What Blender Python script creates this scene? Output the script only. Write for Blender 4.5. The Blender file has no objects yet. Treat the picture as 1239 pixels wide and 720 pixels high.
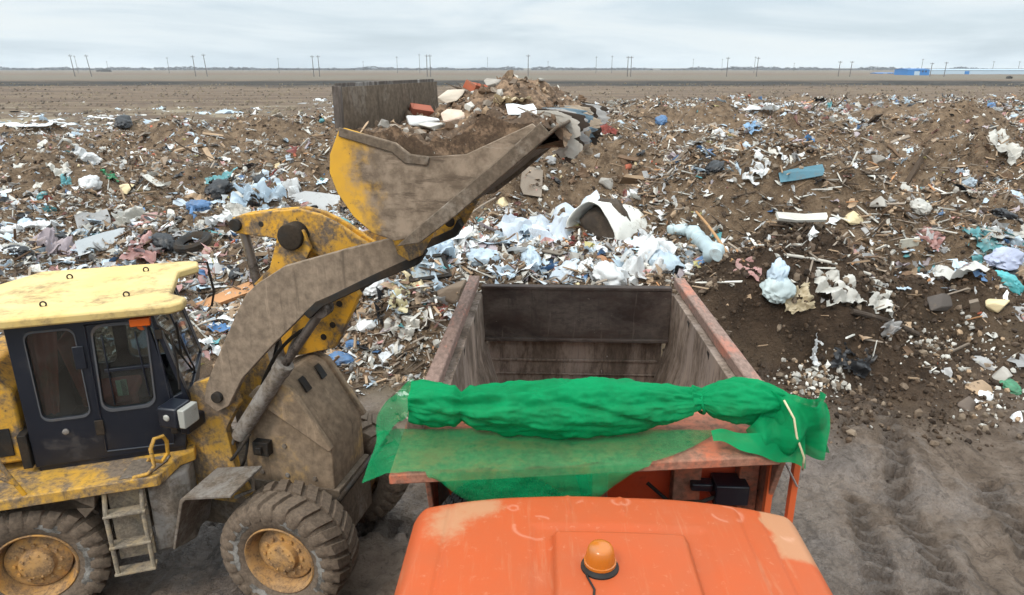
import bpy, bmesh, math, random
import numpy as np
from mathutils import Vector, Matrix, noise as mn
random.seed(7); RNG = np.random.default_rng(11)
S = bpy.context.scene; COL = S.collection
R = math.radians
# ------------------------------------------------------------------ camera
F, CH = 850.0, 5.4
PIT = math.atan(278 / F); SP, CP = math.sin(PIT), math.cos(PIT)
cam = bpy.data.cameras.new('camera'); camo = bpy.data.objects.new('camera', cam); COL.objects.link(camo)
camo.location = (0, 0, CH); camo.rotation_euler = (R(90) - PIT, 0, 0)
cam.sensor_width = 36; cam.lens = 36 * F / 1239; cam.clip_end = 20000; cam.clip_start = 0.05
S.camera = camo
def ray(u, v):
    x, y = (u - 619.5) / F, (v - 360) / F
    return np.array([x, CP - y * SP, -SP - y * CP])
def proj(p):
    z = p[1] * CP - (p[2] - CH) * SP; y = -p[1] * SP - (p[2] - CH) * CP
    return (619.5 + F * p[0] / z, 360 + F * y / z, z)
# ------------------------------------------------------------------ noise
_perm = np.random.default_rng(3).permutation(512); _perm = np.concatenate([_perm, _perm])
_ga = np.random.default_rng(5).random(512) * 2 * np.pi
def pn(x, y, s=0):
    x = np.asarray(x, float) + s * 17.31; y = np.asarray(y, float) + s * 9.77
    xi = np.floor(x).astype(int); yi = np.floor(y).astype(int); xf = x - xi; yf = y - yi
    def g(i, j, dx, dy):
        a = _ga[_perm[(_perm[i & 511] + j) & 511] & 511]
        return np.cos(a) * dx + np.sin(a) * dy
    u = xf ** 3 * (xf * (xf * 6 - 15) + 10); v = yf ** 3 * (yf * (yf * 6 - 15) + 10)
    a = g(xi, yi, xf, yf) * (1 - u) + g(xi + 1, yi, xf - 1, yf) * u
    b = g(xi, yi + 1, xf, yf - 1) * (1 - u) + g(xi + 1, yi + 1, xf - 1, yf - 1) * u
    return (a * (1 - v) + b * v) * 1.5
def sst(a, b, x):
    t = np.clip((np.asarray(x, float) - a) / (b - a), 0, 1); return t * t * (3 - 2 * t)
# ------------------------------------------------------------------ ground height and zones
BUMPS = [(0.6, 14.2, 3.4, 1.5, 1.15), (-3.2, 16.5, 2.5, 2.0, .5), (4.7, 12.0, 1.8, 1.6, 1.5), (3.7, 11.2, 1.0, 1.3, .7), (7.6, 12.9, 2.4, 1.2, .9), (10.5, 13.4, 2.6, 1.6, .8),
         (8.0, 18.2, 3.0, 1.5, 1.2), (5.2, 20.5, 2.0, 1.5, .9), (2.0, 25.0, 4.5, 2.0, 1.0), (12.5, 17.0, 3.0, 1.5, .7), (-9, 20.0, 4, 2.5, .7),
         (-7, 30, 6, 3, 1.0), (14, 30, 6, 3, 1.1), (1, 17.5, 6, 2.5, .5), (30, 48, 14, 6, 1.2), (12, 40, 8, 4, .9), (-14, 42, 10, 4, .8)]
BARE = [(7.6, 18.3, 2.3, 1.3, .8), (6.2, 22.0, 1.6, 1.3, .9), (2.6, 27.5, 2.2, 1.6, 1.0), (11.0, 18.8, 1.8, 1.1, .6), (18.0, 26.5, 3.0, 1.6, 1.0), (-1.6, 24.5, 2.2, 1.5, .9), (-17, 26, 3.0, 2.0, 1.0), (-11.2, 24, 2.4, 1.6, .9), (-14, 40, 4, 2.5, 1.2), (9, 33, 2.5, 1.8, 1.1), (17, 39, 4, 2, 1.2), (26, 42, 4, 2.4, 1.3), (3, 42, 3.5, 2, 1.1), (13, 54, 5, 2.5, 1.3), (32, 60, 6, 3, 1.3), (-24, 48, 5, 3, 1.0), (-6, 56, 5, 3, 1.0)]
def bare(x, y):
    m = 0.
    for bx, by, sx, sy, h in BARE: m = m + np.exp(-(((x - bx) / sx) ** 2 + ((y - by) / sy) ** 2))
    return np.clip(m * 1.25, 0, 1)
def zones(x, y):
    x = np.asarray(x, float); y = np.asarray(y, float)
    wob = pn(x * .12, y * .12, 4)
    edge = 84 + 26 * sst(-15, 30, x) - 30 * sst(-2, -30, x) + 12 * wob
    n = pn(x * .45, y * .45, 5) * 1.3
    near = np.where(x < -1.2, 10.2, np.where(x < 3.2, 10.4, 10.6 + (x - 3.2) * .16)) + n
    land = sst(near - .6, near + 2.5, y) * (1 - sst(edge - 6, edge + 8, y))          # rubbish area
    mud = 1 - sst(near - .8, near + .5, y)                                            # wet mud the machines stand on
    soil = np.clip(np.exp(-(((x - 5.4) / 2.9) ** 2 + ((y - 11.9) / 1.7) ** 2)) * 1.5 + np.exp(-(((x - 11.5) / 3.0) ** 2 + ((y - 13.2) / 1.5) ** 2)) * .75, 0, 1)
    return land, mud, soil, edge
def ruts(x, y):
    q = (x - 4.2) * .93 - (y - 8) * .36 + .25 * pn(x * .4, y * .4, 12)
    r = np.exp(-((np.abs(q) - .95) / .22) ** 2) + .8 * np.exp(-((np.abs(q - 1.25) - .95) / .2) ** 2) * (pn(x * .5, y * .5, 13) > -.25)
    q2 = (x + 4.0) * .12 + (y - 5.9) + .2 * pn(x * .5, y * .5, 16)      # where the loader drove
    r = r * (x > 2.2) + (np.exp(-((q2) / .24) ** 2) + np.exp(-((q2 - 1.7) / .24) ** 2)) * (x < 2.0)
    return np.clip(r, 0, 1)
def hgt(x, y):
    x = np.asarray(x, float); y = np.asarray(y, float)
    land, mud, soil, edge = zones(x, y)
    b = 1.15 * np.abs(pn(x / 7.5, y / 7.5, 1)) * 1.7 + .80 * pn(x / 3.3, y / 3.3, 2) + .38 * pn(x / 1.3, y / 1.3, 3) + .14 * pn(x / .55, y / .55, 6) + .07 * pn(x / .24, y / .24, 26) + .30
    z = land * b
    for bx, by, sx, sy, h in BUMPS:
        z = z + h * np.exp(-(((x - bx) / sx) ** 2 + ((y - by) / sy) ** 2)) * sst(.0, .5, land + .15)
    for bx, by, sx, sy, h in BARE: z = z + land * h * 1.5 * np.exp(-(((x - bx) / sx) ** 2 + ((y - by) / sy) ** 2))
    z = z + mud * (.13 * pn(x / 1.6, y / 1.6, 7) + .085 * pn((x * .93 - y * .36) / .32, (x * .36 + y * .93) / .9, 8) + .05 * np.abs(pn(x / .19, y / .19, 9)) + .02 * pn(x / .09, y / .09, 10))
    z = z + soil * (1 - mud) * (.22 * pn(x / .9, y / .9, 18) + .13 * np.abs(pn(x / .36, y / .36, 19)) * 1.4 + .05 * pn(x / .15, y / .15, 20)); rt = ruts(x, y); z = z - mud * rt * .13 * (1 + .55 * np.sign(np.sin((x * .36 + y * .93) * 20 + 2 * np.sin(x * 9))) * (x > 2.2) + .5 * np.sign(np.sin(x * 20)) * (x <= 2.2)) + mud * .05 * np.clip(np.exp(-((rt - .35) / .2) ** 2), 0, 1)
    z = z + (1 - land) * (1 - mud) * (.18 * pn(x / 14, y / 14, 14) + .05 * pn(x / 2.5, y / 2.5, 15)) * sst(60, 80, y)
    return z
def on_ground(u, v):
    d = ray(u, v); T_ = 4 * 1.004 ** np.arange(1100)
    for k in range(2):
        P_ = np.array([0, 0, CH]) + T_[:, None] * d; i = int(np.argmax(P_[:, 2] < hgt(P_[:, 0], P_[:, 1])))
        T_ = np.linspace(T_[max(i - 1, 0)], T_[i], 60)
    return P_[i]
# ------------------------------------------------------------------ materials
def nt(name):
    m = bpy.data.materials.new(name); m.use_nodes = True; n = m.node_tree; n.nodes.clear()
    o = n.nodes.new('ShaderNodeOutputMaterial'); b = n.nodes.new('ShaderNodeBsdfPrincipled')
    n.links.new(b.outputs[0], o.inputs[0]); return m, n, b, o
def N(n, t, **kw):
    x = n.nodes.new(t)
    for k, v in kw.items():
        if k in x.inputs: x.inputs[k].default_value = v
        else: setattr(x, k, v)
    return x
def rgb(c): return (c[0], c[1], c[2], 1)
def mixc(n, fac, a, b):
    m = n.nodes.new('ShaderNodeMix'); m.data_type = 'RGBA'
    if hasattr(fac, 'links'): n.links.new(fac, m.inputs[0])
    else: m.inputs[0].default_value = fac
    for s, i in ((a, 6), (b, 7)):
        if hasattr(s, 'links'): n.links.new(s, m.inputs[i])
        else: m.inputs[i].default_value = rgb(s)
    return m.outputs[2]
def ramp(n, src, lo, hi, a=0., b=1.):
    m = n.nodes.new('ShaderNodeMapRange'); m.interpolation_type = 'SMOOTHSTEP'
    n.links.new(src, m.inputs[0]); m.inputs[1].default_value = lo; m.inputs[2].default_value = hi; m.inputs[3].default_value = a; m.inputs[4].default_value = b
    return m.outputs[0]
def noisen(n, scale, detail=6, rough=.6, co=None, dist=0.):
    x = N(n, 'ShaderNodeTexNoise', Scale=scale, Detail=detail, Roughness=rough, Distortion=dist)
    if co is None:
        t = n.nodes.new('ShaderNodeTexCoord'); co = t.outputs['Object']
    n.links.new(co, x.inputs['Vector']); return x.outputs[0]
def bump(n, b, h, s=.3, d=.02):
    k = N(n, 'ShaderNodeBump', Strength=s, Distance=d); n.links.new(h, k.inputs['Height']); n.links.new(k.outputs[0], b.inputs['Normal'])
MUD = (.17, .128, .095); DUST = (.30, .25, .19)
def paint(name, base, rough=.5, metal=0., mud=.4, mudc=MUD, scale=3., stretch=(1, 1, 1), second=None, chips=None, bmp=.25, runs=0., rdir=(0, 0, 0)):
    """weathered surface: base colour, a second worn tone, mud in patches and fine speckle"""
    m, n, b, o = nt(name)
    t = n.nodes.new('ShaderNodeTexCoord'); mp = n.nodes.new('ShaderNodeMapping'); mp.inputs['Scale'].default_value = stretch
    n.links.new(t.outputs['Object'], mp.inputs[0]); co = mp.outputs[0]
    c = mixc(n, ramp(n, noisen(n, scale * .7, 5, .6, co), .3, .72), base, second or tuple(v * .8 + .02 for v in base))
    big = noisen(n, scale, 8, .68, co, .3); fine = noisen(n, scale * 9, 6, .7, co)
    mx = N(n, 'ShaderNodeMath', operation='MULTIPLY_ADD'); n.links.new(fine, mx.inputs[0]); mx.inputs[1].default_value = .3; n.links.new(big, mx.inputs[2])
    lo = .90 - mud * .62
    f = ramp(n, mx.outputs[0], lo - .08, lo + .14)
    mc = mixc(n, ramp(n, fine, .3, .7), mudc, tuple(v * .55 for v in mudc))
    c = mixc(n, f, c, mc)
    if runs:
        mr = n.nodes.new('ShaderNodeMapping'); mr.inputs['Rotation'].default_value = rdir; mr.inputs['Scale'].default_value = (1.5, 1.5, .13); n.links.new(t.outputs['Object'], mr.inputs[0])
        rn = noisen(n, 8, 8, .72, mr.outputs[0], .3); c = mixc(n, ramp(n, rn, .54, .68, 0, runs), c, tuple(v * .38 for v in mudc)); c = mixc(n, ramp(n, rn, .42, .30, 0, runs * .8), c, tuple(min(1, v * 1.5) for v in mudc))
    if chips:
        ch = noisen(n, scale * 4.5, 4, .8, co); c = mixc(n, ramp(n, ch, .66, .7), c, chips)
    n.links.new(c, b.inputs['Base Color'])
    rr = n.nodes.new('ShaderNodeMapRange'); n.links.new(f, rr.inputs[0]); rr.inputs[3].default_value = rough; rr.inputs[4].default_value = .9
    n.links.new(rr.outputs[0], b.inputs['Roughness']); b.inputs['Metallic'].default_value = metal; b.inputs['Specular IOR Level'].default_value = .5 if rough < .4 else .18
    bump(n, b, mx.outputs[0], bmp, .012)
    return m
def attrmat(name, rough=.8, bmp=.3, trans=0., scale=30, vary=.25):
    """colour per piece (object colour or 'Col' point colour), with grime"""
    m, n, b, o = nt(name)
    oi = n.nodes.new('ShaderNodeObjectInfo'); at = n.nodes.new('ShaderNodeAttribute'); at.attribute_name = 'Col'
    c = n.nodes.new('ShaderNodeMix'); c.data_type = 'RGBA'; c.blend_type = 'MULTIPLY'; c.inputs[0].default_value = 1
    n.links.new(oi.outputs['Color'], c.inputs[6]); n.links.new(at.outputs['Color'], c.inputs[7])
    g = n.nodes.new('ShaderNodeNewGeometry')
    f1 = noisen(n, scale * .12, 6, .7, g.outputs['Position']); f2 = noisen(n, scale, 4, .7, g.outputs['Position'])
    k = mixc(n, ramp(n, f1, .52, .75, 0, vary * 2.2), c.outputs[2], MUD)
    k = mixc(n, ramp(n, f2, .6, .8, 0, vary), k, (.05, .04, .03))
    n.links.new(k, b.inputs['Base Color']); b.inputs['Roughness'].default_value = rough; b.inputs['Specular IOR Level'].default_value = .5 if trans else .12
    bump(n, b, f2, bmp, .02)
    if trans:
        b.inputs['Subsurface Weight'].default_value = 0
        tr = n.nodes.new('ShaderNodeBsdfTranslucent'); n.links.new(k, tr.inputs[0]); ms = N(n, 'ShaderNodeMixShader'); ms.inputs[0].default_value = trans
        n.links.new(b.outputs[0], ms.inputs[1]); n.links.new(tr.outputs[0], ms.inputs[2]); n.links.new(ms.outputs[0], o.inputs[0])
    return m
YEL = (.60, .30, .022); YEL2 = (.50, .27, .04)
M = {}
M['yellow'] = paint('machine yellow', YEL, .5, 0, .42, MUD, 3.2, second=YEL2, chips=(.05, .035, .025))
M['yellowdirty'] = paint('muddy yellow', (.56, .31, .05), .55, 0, .47, (.2, .15, .11), 2.4, second=YEL2, chips=(.05, .035, .025), runs=.7, rdir=(0, .2, 0))
M['yellowpale'] = paint('sun bleached yellow roof', (.55, .375, .125), .5, 0, .34, (.40, .285, .14), 1.6, second=(.56, .42, .185), bmp=.08)
M['boomdust'] = paint('yellow arm caked with dry dust', (.50, .27, .05), .7, 0, .90, (.26, .195, .14), 1.3, second=(.4, .24, .07), bmp=.1, runs=.7, rdir=(0, .75, 0))
M['steelmud'] = paint('steel caked in mud', (.17, .14, .115), .7, .0, .6, (.15, .112, .08), 2.2, second=(.24, .2, .16), runs=.7, rdir=(0, .8, 0))
M['steelgrey'] = paint('dusty grey steel', (.25, .225, .20), .6, .1, .5, (.19, .15, .115), 2.5, runs=.7, rdir=(0, .3, 0))
M['navy'] = paint('dark navy cab paint', (.004, .006, .012), .35, 0, .2, (.055, .045, .04), 2.0, second=(.007, .009, .016), bmp=.05, runs=.18)
M['black'] = paint('greasy black steel', (.012, .011, .010), .6, .1, .45, (.05, .036, .025), 4.)
M['rod'] = paint('oily cylinder rod', (.16, .13, .11), .35, .6, .35, (.05, .035, .025), 4.)
M['tyre'] = paint('tyre rubber under dried mud', (.035, .032, .03), .85, 0, .90, (.165, .122, .088), 3.0, second=(.06, .05, .042), bmp=.5)
M['tyrescuff'] = paint('chalky scuffed sidewall', (.07, .06, .05), .9, 0, .45, (.33, .31, .28), 5.0, bmp=.4)
M['rim'] = paint('rusty yellow wheel disc', (.44, .22, .055), .65, 0, .46, (.28, .17, .09), 5, second=(.40, .24, .11))
M['orange'] = paint('faded orange lorry paint', (.56, .10, .03), .42, 0, .14, (.4, .2, .12), 1.3, second=(.50, .105, .035), bmp=.05)
M['orangeworn'] = paint('worn orange box paint', (.52, .11, .04), .6, 0, .52, (.30, .15, .10), 2.5, second=(.42, .14, .08), chips=(.1, .05, .035))
M['orangered'] = paint('red orange under the hood', (.60, .075, .022), .55, 0, .3, (.16, .06, .035), 3.)
M['rimpink'] = paint('scraped box rim', (.36, .14, .095), .65, 0, .66, (.27, .18, .145), 4., (1, .4, 1), second=(.47, .17, .10), chips=(.09, .05, .04))
M['rust'] = paint('scraped rusty box wall', (.30, .225, .175), .6, .1, .5, (.165, .12, .09), 2.2, (1, 1, .35), second=(.24, .19, .16), chips=(.30, .26, .23), runs=.7, rdir=(0, 0, 0))
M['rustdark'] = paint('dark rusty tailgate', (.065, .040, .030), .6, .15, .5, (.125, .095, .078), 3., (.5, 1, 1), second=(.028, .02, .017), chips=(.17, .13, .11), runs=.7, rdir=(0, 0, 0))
M['housing'] = paint('tan mud over yellow housing', (.44, .26, .06), .7, 0, .68, (.25, .18, .12), 1.1, second=(.3, .2, .1), bmp=.12, runs=.7, rdir=(0, .3, 0))
M['ladder'] = paint('pale dusty ladder', (.34, .25, .14), .7, 0, .5, (.24, .2, .155), 4, second=(.3, .26, .2))
M['guard'] = paint('scraped grey guard plate', (.23, .21, .195), .6, .1, .55, (.12, .098, .084), 3.5, (1, 1, .25), second=(.30, .28, .26), runs=.7, rdir=(0, 0, 0))
M['lamp'] = paint('lamp glass', (.35, .34, .3), .15, .0, .25)
M['cabin'] = paint('dark cab interior', (.02, .016, .014), .8, 0, .2)
M['seat'] = paint('brown seat cloth', (.50, .12, .075), .9, 0, .3, (.5, .25, .14))
M['chrome'] = paint('worn bright metal', (.4, .38, .36), .35, .7, .35)
M['seal'] = paint('grey rubber seal', (.07, .07, .075), .7, 0, .3)
M['label'] = paint('pale green window label', (.35, .5, .33), .6, 0, .2, (.7, .7, .66), 18.)
M['pole'] = paint('weathered pole', (.12, .11, .105), .9, 0, .3)
M['blueroof'] = paint('blue cladding', (.035, .19, .48), .6, 0, .1)
M['paleblue'] = paint('pale grey blue cladding', (.42, .52, .60), .6, 0, .1)
M['brick'] = paint('red brick', (.40, .13, .075), .9, 0, .35, (.28, .2, .15), 9.)
M['rope'] = paint('pale strap', (.55, .5, .3), .8, 0, .2)
M['plastic'] = attrmat('crumpled plastic film', .42, .15, .22, 14, .34)
M['solid'] = attrmat('dusty rubble and board', .85, .4, 0, 16, .4)
M['wood'] = attrmat('weathered splintered wood', .9, .4, 0, 24, .35)
M['cloth'] = attrmat('dirty rag', .9, .3, 0, 20, .42)
M['clod'] = attrmat('loose soil', .95, .5, 0, 26, .2)
M['leaf'] = attrmat('bare far twigs', .95, .2, 0, 1, .1)
def m_lens(name, col):
    m, n, b, o = nt(name); b.inputs['Base Color'].default_value = rgb(col); b.inputs['Roughness'].default_value = .22
    b.inputs['Transmission Weight'].default_value = .25; b.inputs['IOR'].default_value = 1.45
    f = noisen(n, 9, 5, .6); n.links.new(mixc(n, ramp(n, f, .5, .75, 0, .5), col, (.25, .13, .06)), b.inputs['Base Color']); return m
M['amber'] = m_lens('amber beacon lens', (.52, .15, .015)); M['amber2'] = m_lens('orange marker lens', (.7, .12, .01))
def m_glass():
    m, n, b, o = nt('dusty cab glass'); n.nodes.remove(b)
    tr = N(n, 'ShaderNodeBsdfTransparent'); tr.inputs[0].default_value = (.62, .66, .66, 1)
    gl = N(n, 'ShaderNodeBsdfGlossy'); gl.inputs[1].default_value = .04; gl.inputs[0].default_value = (.9, .93, .95, 1)
    df = N(n, 'ShaderNodeBsdfDiffuse'); df.inputs[0].default_value = (.20, .18, .155, 1)
    fr = N(n, 'ShaderNodeFresnel'); fr.inputs[0].default_value = 1.5
    a = N(n, 'ShaderNodeMixShader'); n.links.new(fr.outputs[0], a.inputs[0]); n.links.new(tr.outputs[0], a.inputs[1]); n.links.new(gl.outputs[0], a.inputs[2])
    c = N(n, 'ShaderNodeMixShader'); n.links.new(ramp(n, noisen(n, 2.5, 6, .7), .3, .8, .01, .12), c.inputs[0]); n.links.new(a.outputs[0], c.inputs[1]); n.links.new(df.outputs[0], c.inputs[2])
    n.links.new(c.outputs[0], o.inputs[0]); return m
M['glass'] = m_glass()
def m_net(name, alpha):
    m, n, b, o = nt(name)
    f = noisen(n, 3.5, 6, .65); g = noisen(n, 40, 3, .6)
    c = mixc(n, ramp(n, f, .35, .7), (.0, .275, .092), (.003, .20, .065)); c = mixc(n, ramp(n, f, .62, .8, 0, .45), c, (.05, .13, .05))
    n.links.new(c, b.inputs['Base Color']); b.inputs['Roughness'].default_value = .7; b.inputs['Specular IOR Level'].default_value = .15; tcx = n.nodes.new('ShaderNodeTexCoord'); mpx = n.nodes.new('ShaderNodeMapping'); mpx.inputs['Scale'].default_value = (.45, 1, 1.3); n.links.new(tcx.outputs['Object'], mpx.inputs[0])
    w = noisen(n, 11, 6, .62, mpx.outputs[0], 1.2); c = mixc(n, ramp(n, w, .40, .30, 0, .5), c, (.002, .16, .045)); n.links.new(c, b.inputs['Base Color']); bump(n, b, w, .32, .02)
    tl = N(n, 'ShaderNodeBsdfTranslucent'); n.links.new(c, tl.inputs[0]); a = N(n, 'ShaderNodeMixShader'); a.inputs[0].default_value = .3
    n.links.new(b.outputs[0], a.inputs[1]); n.links.new(tl.outputs[0], a.inputs[2])
    tp = N(n, 'ShaderNodeBsdfTransparent'); k = N(n, 'ShaderNodeMixShader'); k.inputs[0].default_value = alpha
    n.links.new(a.outputs[0], k.inputs[1]); n.links.new(tp.outputs[0], k.inputs[2]); n.links.new(k.outputs[0], o.inputs[0]); return m
M['netroll'] = m_net('rolled green mesh', .10); M['netsheet'] = m_net('single layer green mesh', .42)
def m_roof():
    m, n, b, o = nt('sun faded orange roof')
    at = n.nodes.new('ShaderNodeAttribute'); at.attribute_name = 'Col'
    s = n.nodes.new('ShaderNodeSeparateColor'); n.links.new(at.outputs['Color'], s.inputs[0])
    f = noisen(n, 2.2, 7, .62); g = noisen(n, 17, 6, .7); h = noisen(n, 60, 3, .6)
    c = mixc(n, ramp(n, f, .3, .7), (.385, .070, .019), (.34, .073, .024))
    ad = N(n, 'ShaderNodeMath', operation='MULTIPLY_ADD'); n.links.new(g, ad.inputs[0]); ad.inputs[1].default_value = .8; n.links.new(s.outputs[0], ad.inputs[2])
    c = mixc(n, ramp(n, ad.outputs[0], .62, 1.15, 0, .8), c, (.36, .19, .10))
    tq = n.nodes.new('ShaderNodeTexCoord'); mq = n.nodes.new('ShaderNodeMapping'); mq.inputs['Scale'].default_value = (9, .8, 1); n.links.new(tq.outputs['Object'], mq.inputs[0]); sq = noisen(n, 2.2, 7, .7, mq.outputs[0], .4); c = mixc(n, ramp(n, sq, .55, .74, 0, .4), c, (.38, .16, .08)); c = mixc(n, ramp(n, g, .58, .72, 0, .32), c, (.50, .21, .12)); c = mixc(n, ramp(n, f, .56, .75, 0, .35), c, (.40, .12, .06)); c = mixc(n, ramp(n, h, .66, .76, 0, .25), c, (.30, .12, .07))
    c = mixc(n, ramp(n, s.outputs[1], 0, 1, 0, .42), c, (.62, .36, .26))
    n.links.new(c, b.inputs['Base Color']); b.inputs['Roughness'].default_value = .55; b.inputs['Specular IOR Level'].default_value = .16; bump(n, b, h, .06, .004); return m
M['roof'] = m_roof()
def m_ground():
    m, n, b, o = nt('landfill soil')
    g = n.nodes.new('ShaderNodeNewGeometry'); co = g.outputs['Position']
    at = n.nodes.new('ShaderNodeAttribute'); at.attribute_name = 'Col'; s = n.nodes.new('ShaderNodeSeparateColor'); n.links.new(at.outputs['Color'], s.inputs[0])
    a2 = n.nodes.new('ShaderNodeAttribute'); a2.attribute_name = 'Far'; s2 = n.nodes.new('ShaderNodeSeparateColor'); n.links.new(a2.outputs['Color'], s2.inputs[0])
    f0 = noisen(n, .35, 6, .65, co); f1 = noisen(n, 2.2, 8, .7, co); f2 = noisen(n, 14, 6, .7, co)
    dirt = mixc(n, ramp(n, f1, .32, .68), (.23, .158, .10), (.085, .056, .036))  # soil tones, darkened to put shade between litter pieces into the colour
    dirt = mixc(n, ramp(n, f2, .52, .75, 0, .6), dirt, (.33, .255, .18))
    dirt = mixc(n, ramp(n, f2, .45, .25, 0, .6), dirt, (.035, .026, .02))
    soil = mixc(n, ramp(n, f1, .35, .65), (.085, .056, .037), (.036, .024, .016)); soil = mixc(n, ramp(n, f2, .55, .8, 0, .5), soil, (.13, .09, .06))
    mud = mixc(n, ramp(n, f1, .3, .7), (.255, .194, .150), (.135, .097, .07)); mud = mixc(n, ramp(n, f2, .55, .75, 0, .45), mud, (.055, .04, .03))
    mp = n.nodes.new('ShaderNodeMapping'); mp.inputs['Rotation'].default_value = (0, 0, R(21)); mp.inputs['Scale'].default_value = (1.0, .16, 1); n.links.new(co, mp.inputs[0])
    st = noisen(n, 3.2, 8, .72, mp.outputs[0], .6); f3 = noisen(n, 40, 5, .7, co)
    mud = mixc(n, ramp(n, f0, .48, .64, 0, .5), mud, (.23, .195, .175)); mud = mixc(n, ramp(n, st, .54, .64, 0, .7), mud, (.062, .046, .035)); mud = mixc(n, ramp(n, st, .42, .34, 0, .5), mud, (.26, .22, .19)); mud = mixc(n, ramp(n, f3, .56, .7, 0, .55), mud, (.06, .045, .034))
    mud = mixc(n, ramp(n, f3, .40, .30, 0, .5), mud, (.27, .235, .205)); pk = noisen(n, 7, 8, .75, co, .8); mud = mixc(n, ramp(n, pk, .50, .60, 0, .6), mud, (.085, .062, .047)); rtm = ramp(n, at.outputs['Alpha'], .1, .8, 0, .45); mud = mixc(n, rtm, mud, (.06, .045, .035))
    gm = n.nodes.new('ShaderNodeMapping'); gm.inputs['Scale'].default_value = (.018, .16, 1); n.links.new(co, gm.inputs[0]); gb = noisen(n, 1.6, 7, .6, gm.outputs[0], .3)
    grass = mixc(n, ramp(n, f0, .35, .65), (.105, .07, .047), (.145, .102, .07)); grass = mixc(n, ramp(n, f1, .4, .7), grass, (.085, .06, .045))
    grass = mixc(n, ramp(n, gb, .46, .62, 0, .75), grass, (.175, .128, .083)); grass = mixc(n, ramp(n, gb, .44, .32, 0, .7), grass, (.075, .052, .04)); c = mixc(n, s.outputs[0], grass, dirt); c = mixc(n, s.outputs[1], c, mud); c = mixc(n, s.outputs[2], c, soil)
    c = mixc(n, s2.outputs[0], c, (.026, .023, .019)); c = mixc(n, s2.outputs[1], c, (.125, .108, .08)); c = mixc(n, s2.outputs[2], c, (.30, .25, .17))
    c = mixc(n, ramp(n, f3, .42, .28, 0, .55), c, (.03, .021, .015)); c = mixc(n, ramp(n, f3, .60, .72, 0, .22), c, (.36, .29, .22))
    n.links.new(c, b.inputs['Base Color'])
    wet = N(n, 'ShaderNodeMath', operation='MULTIPLY'); n.links.new(ramp(n, f0, .42, .62), wet.inputs[0]); n.links.new(s.outputs[1], wet.inputs[1])
    wr_ = N(n, 'ShaderNodeMath', operation='MAXIMUM'); n.links.new(wet.outputs[0], wr_.inputs[0]); n.links.new(rtm, wr_.inputs[1]); n.links.new(ramp(n, wr_.outputs[0], 0, .8, .9, .27), b.inputs['Roughness'])
    h0 = N(n, 'ShaderNodeMath', operation='MULTIPLY_ADD'); n.links.new(f3, h0.inputs[0]); h0.inputs[1].default_value = .4; n.links.new(f2, h0.inputs[2]); n.links.new(ramp(n, wr_.outputs[0], 0, .8, .1, .5), b.inputs['Specular IOR Level']); hs = N(n, 'ShaderNodeMath', operation='ADD'); n.links.new(f1, hs.inputs[0]); n.links.new(h0.outputs[0], hs.inputs[1]); bump(n, b, hs.outputs[0], 1.0, .10)
    return m
M['ground'] = m_ground()
# ------------------------------------------------------------------ mesh building
def tag(o, label=None, cat=None, group=None, kind=None):
    for k, v in (('label', label), ('category', cat), ('group', group), ('kind', kind)):
        if v: o[k] = v
    return o
def empty(name, loc, label, cat, group=None):
    o = bpy.data.objects.new(name, None); COL.objects.link(o); o.location = loc; o.empty_display_size = .2
    return tag(o, label, cat, group)
def fastmesh(name, V, Fq, smooth=False):
    me = bpy.data.meshes.new(name); V = np.asarray(V, np.float32); Fq = np.asarray(Fq, np.int32); k = Fq.shape[1]
    me.vertices.add(len(V)); me.vertices.foreach_set('co', V.ravel()); me.loops.add(Fq.size); me.loops.foreach_set('vertex_index', Fq.ravel())
    me.polygons.add(len(Fq)); me.polygons.foreach_set('loop_start', np.arange(0, Fq.size, k, dtype=np.int32)); me.polygons.foreach_set('loop_total', np.full(len(Fq), k, np.int32))
    me.polygons.foreach_set('use_smooth', np.full(len(Fq), smooth)); me.update(calc_edges=True); return me
def pcol(me, arr, name='Col'):
    a = me.attributes.new(name, 'FLOAT_COLOR', 'POINT'); arr = np.asarray(arr, np.float32)
    if arr.shape[1] == 3: arr = np.concatenate([arr, np.ones((len(arr), 1), np.float32)], 1)
    a.data.foreach_set('color', arr.ravel())
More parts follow.
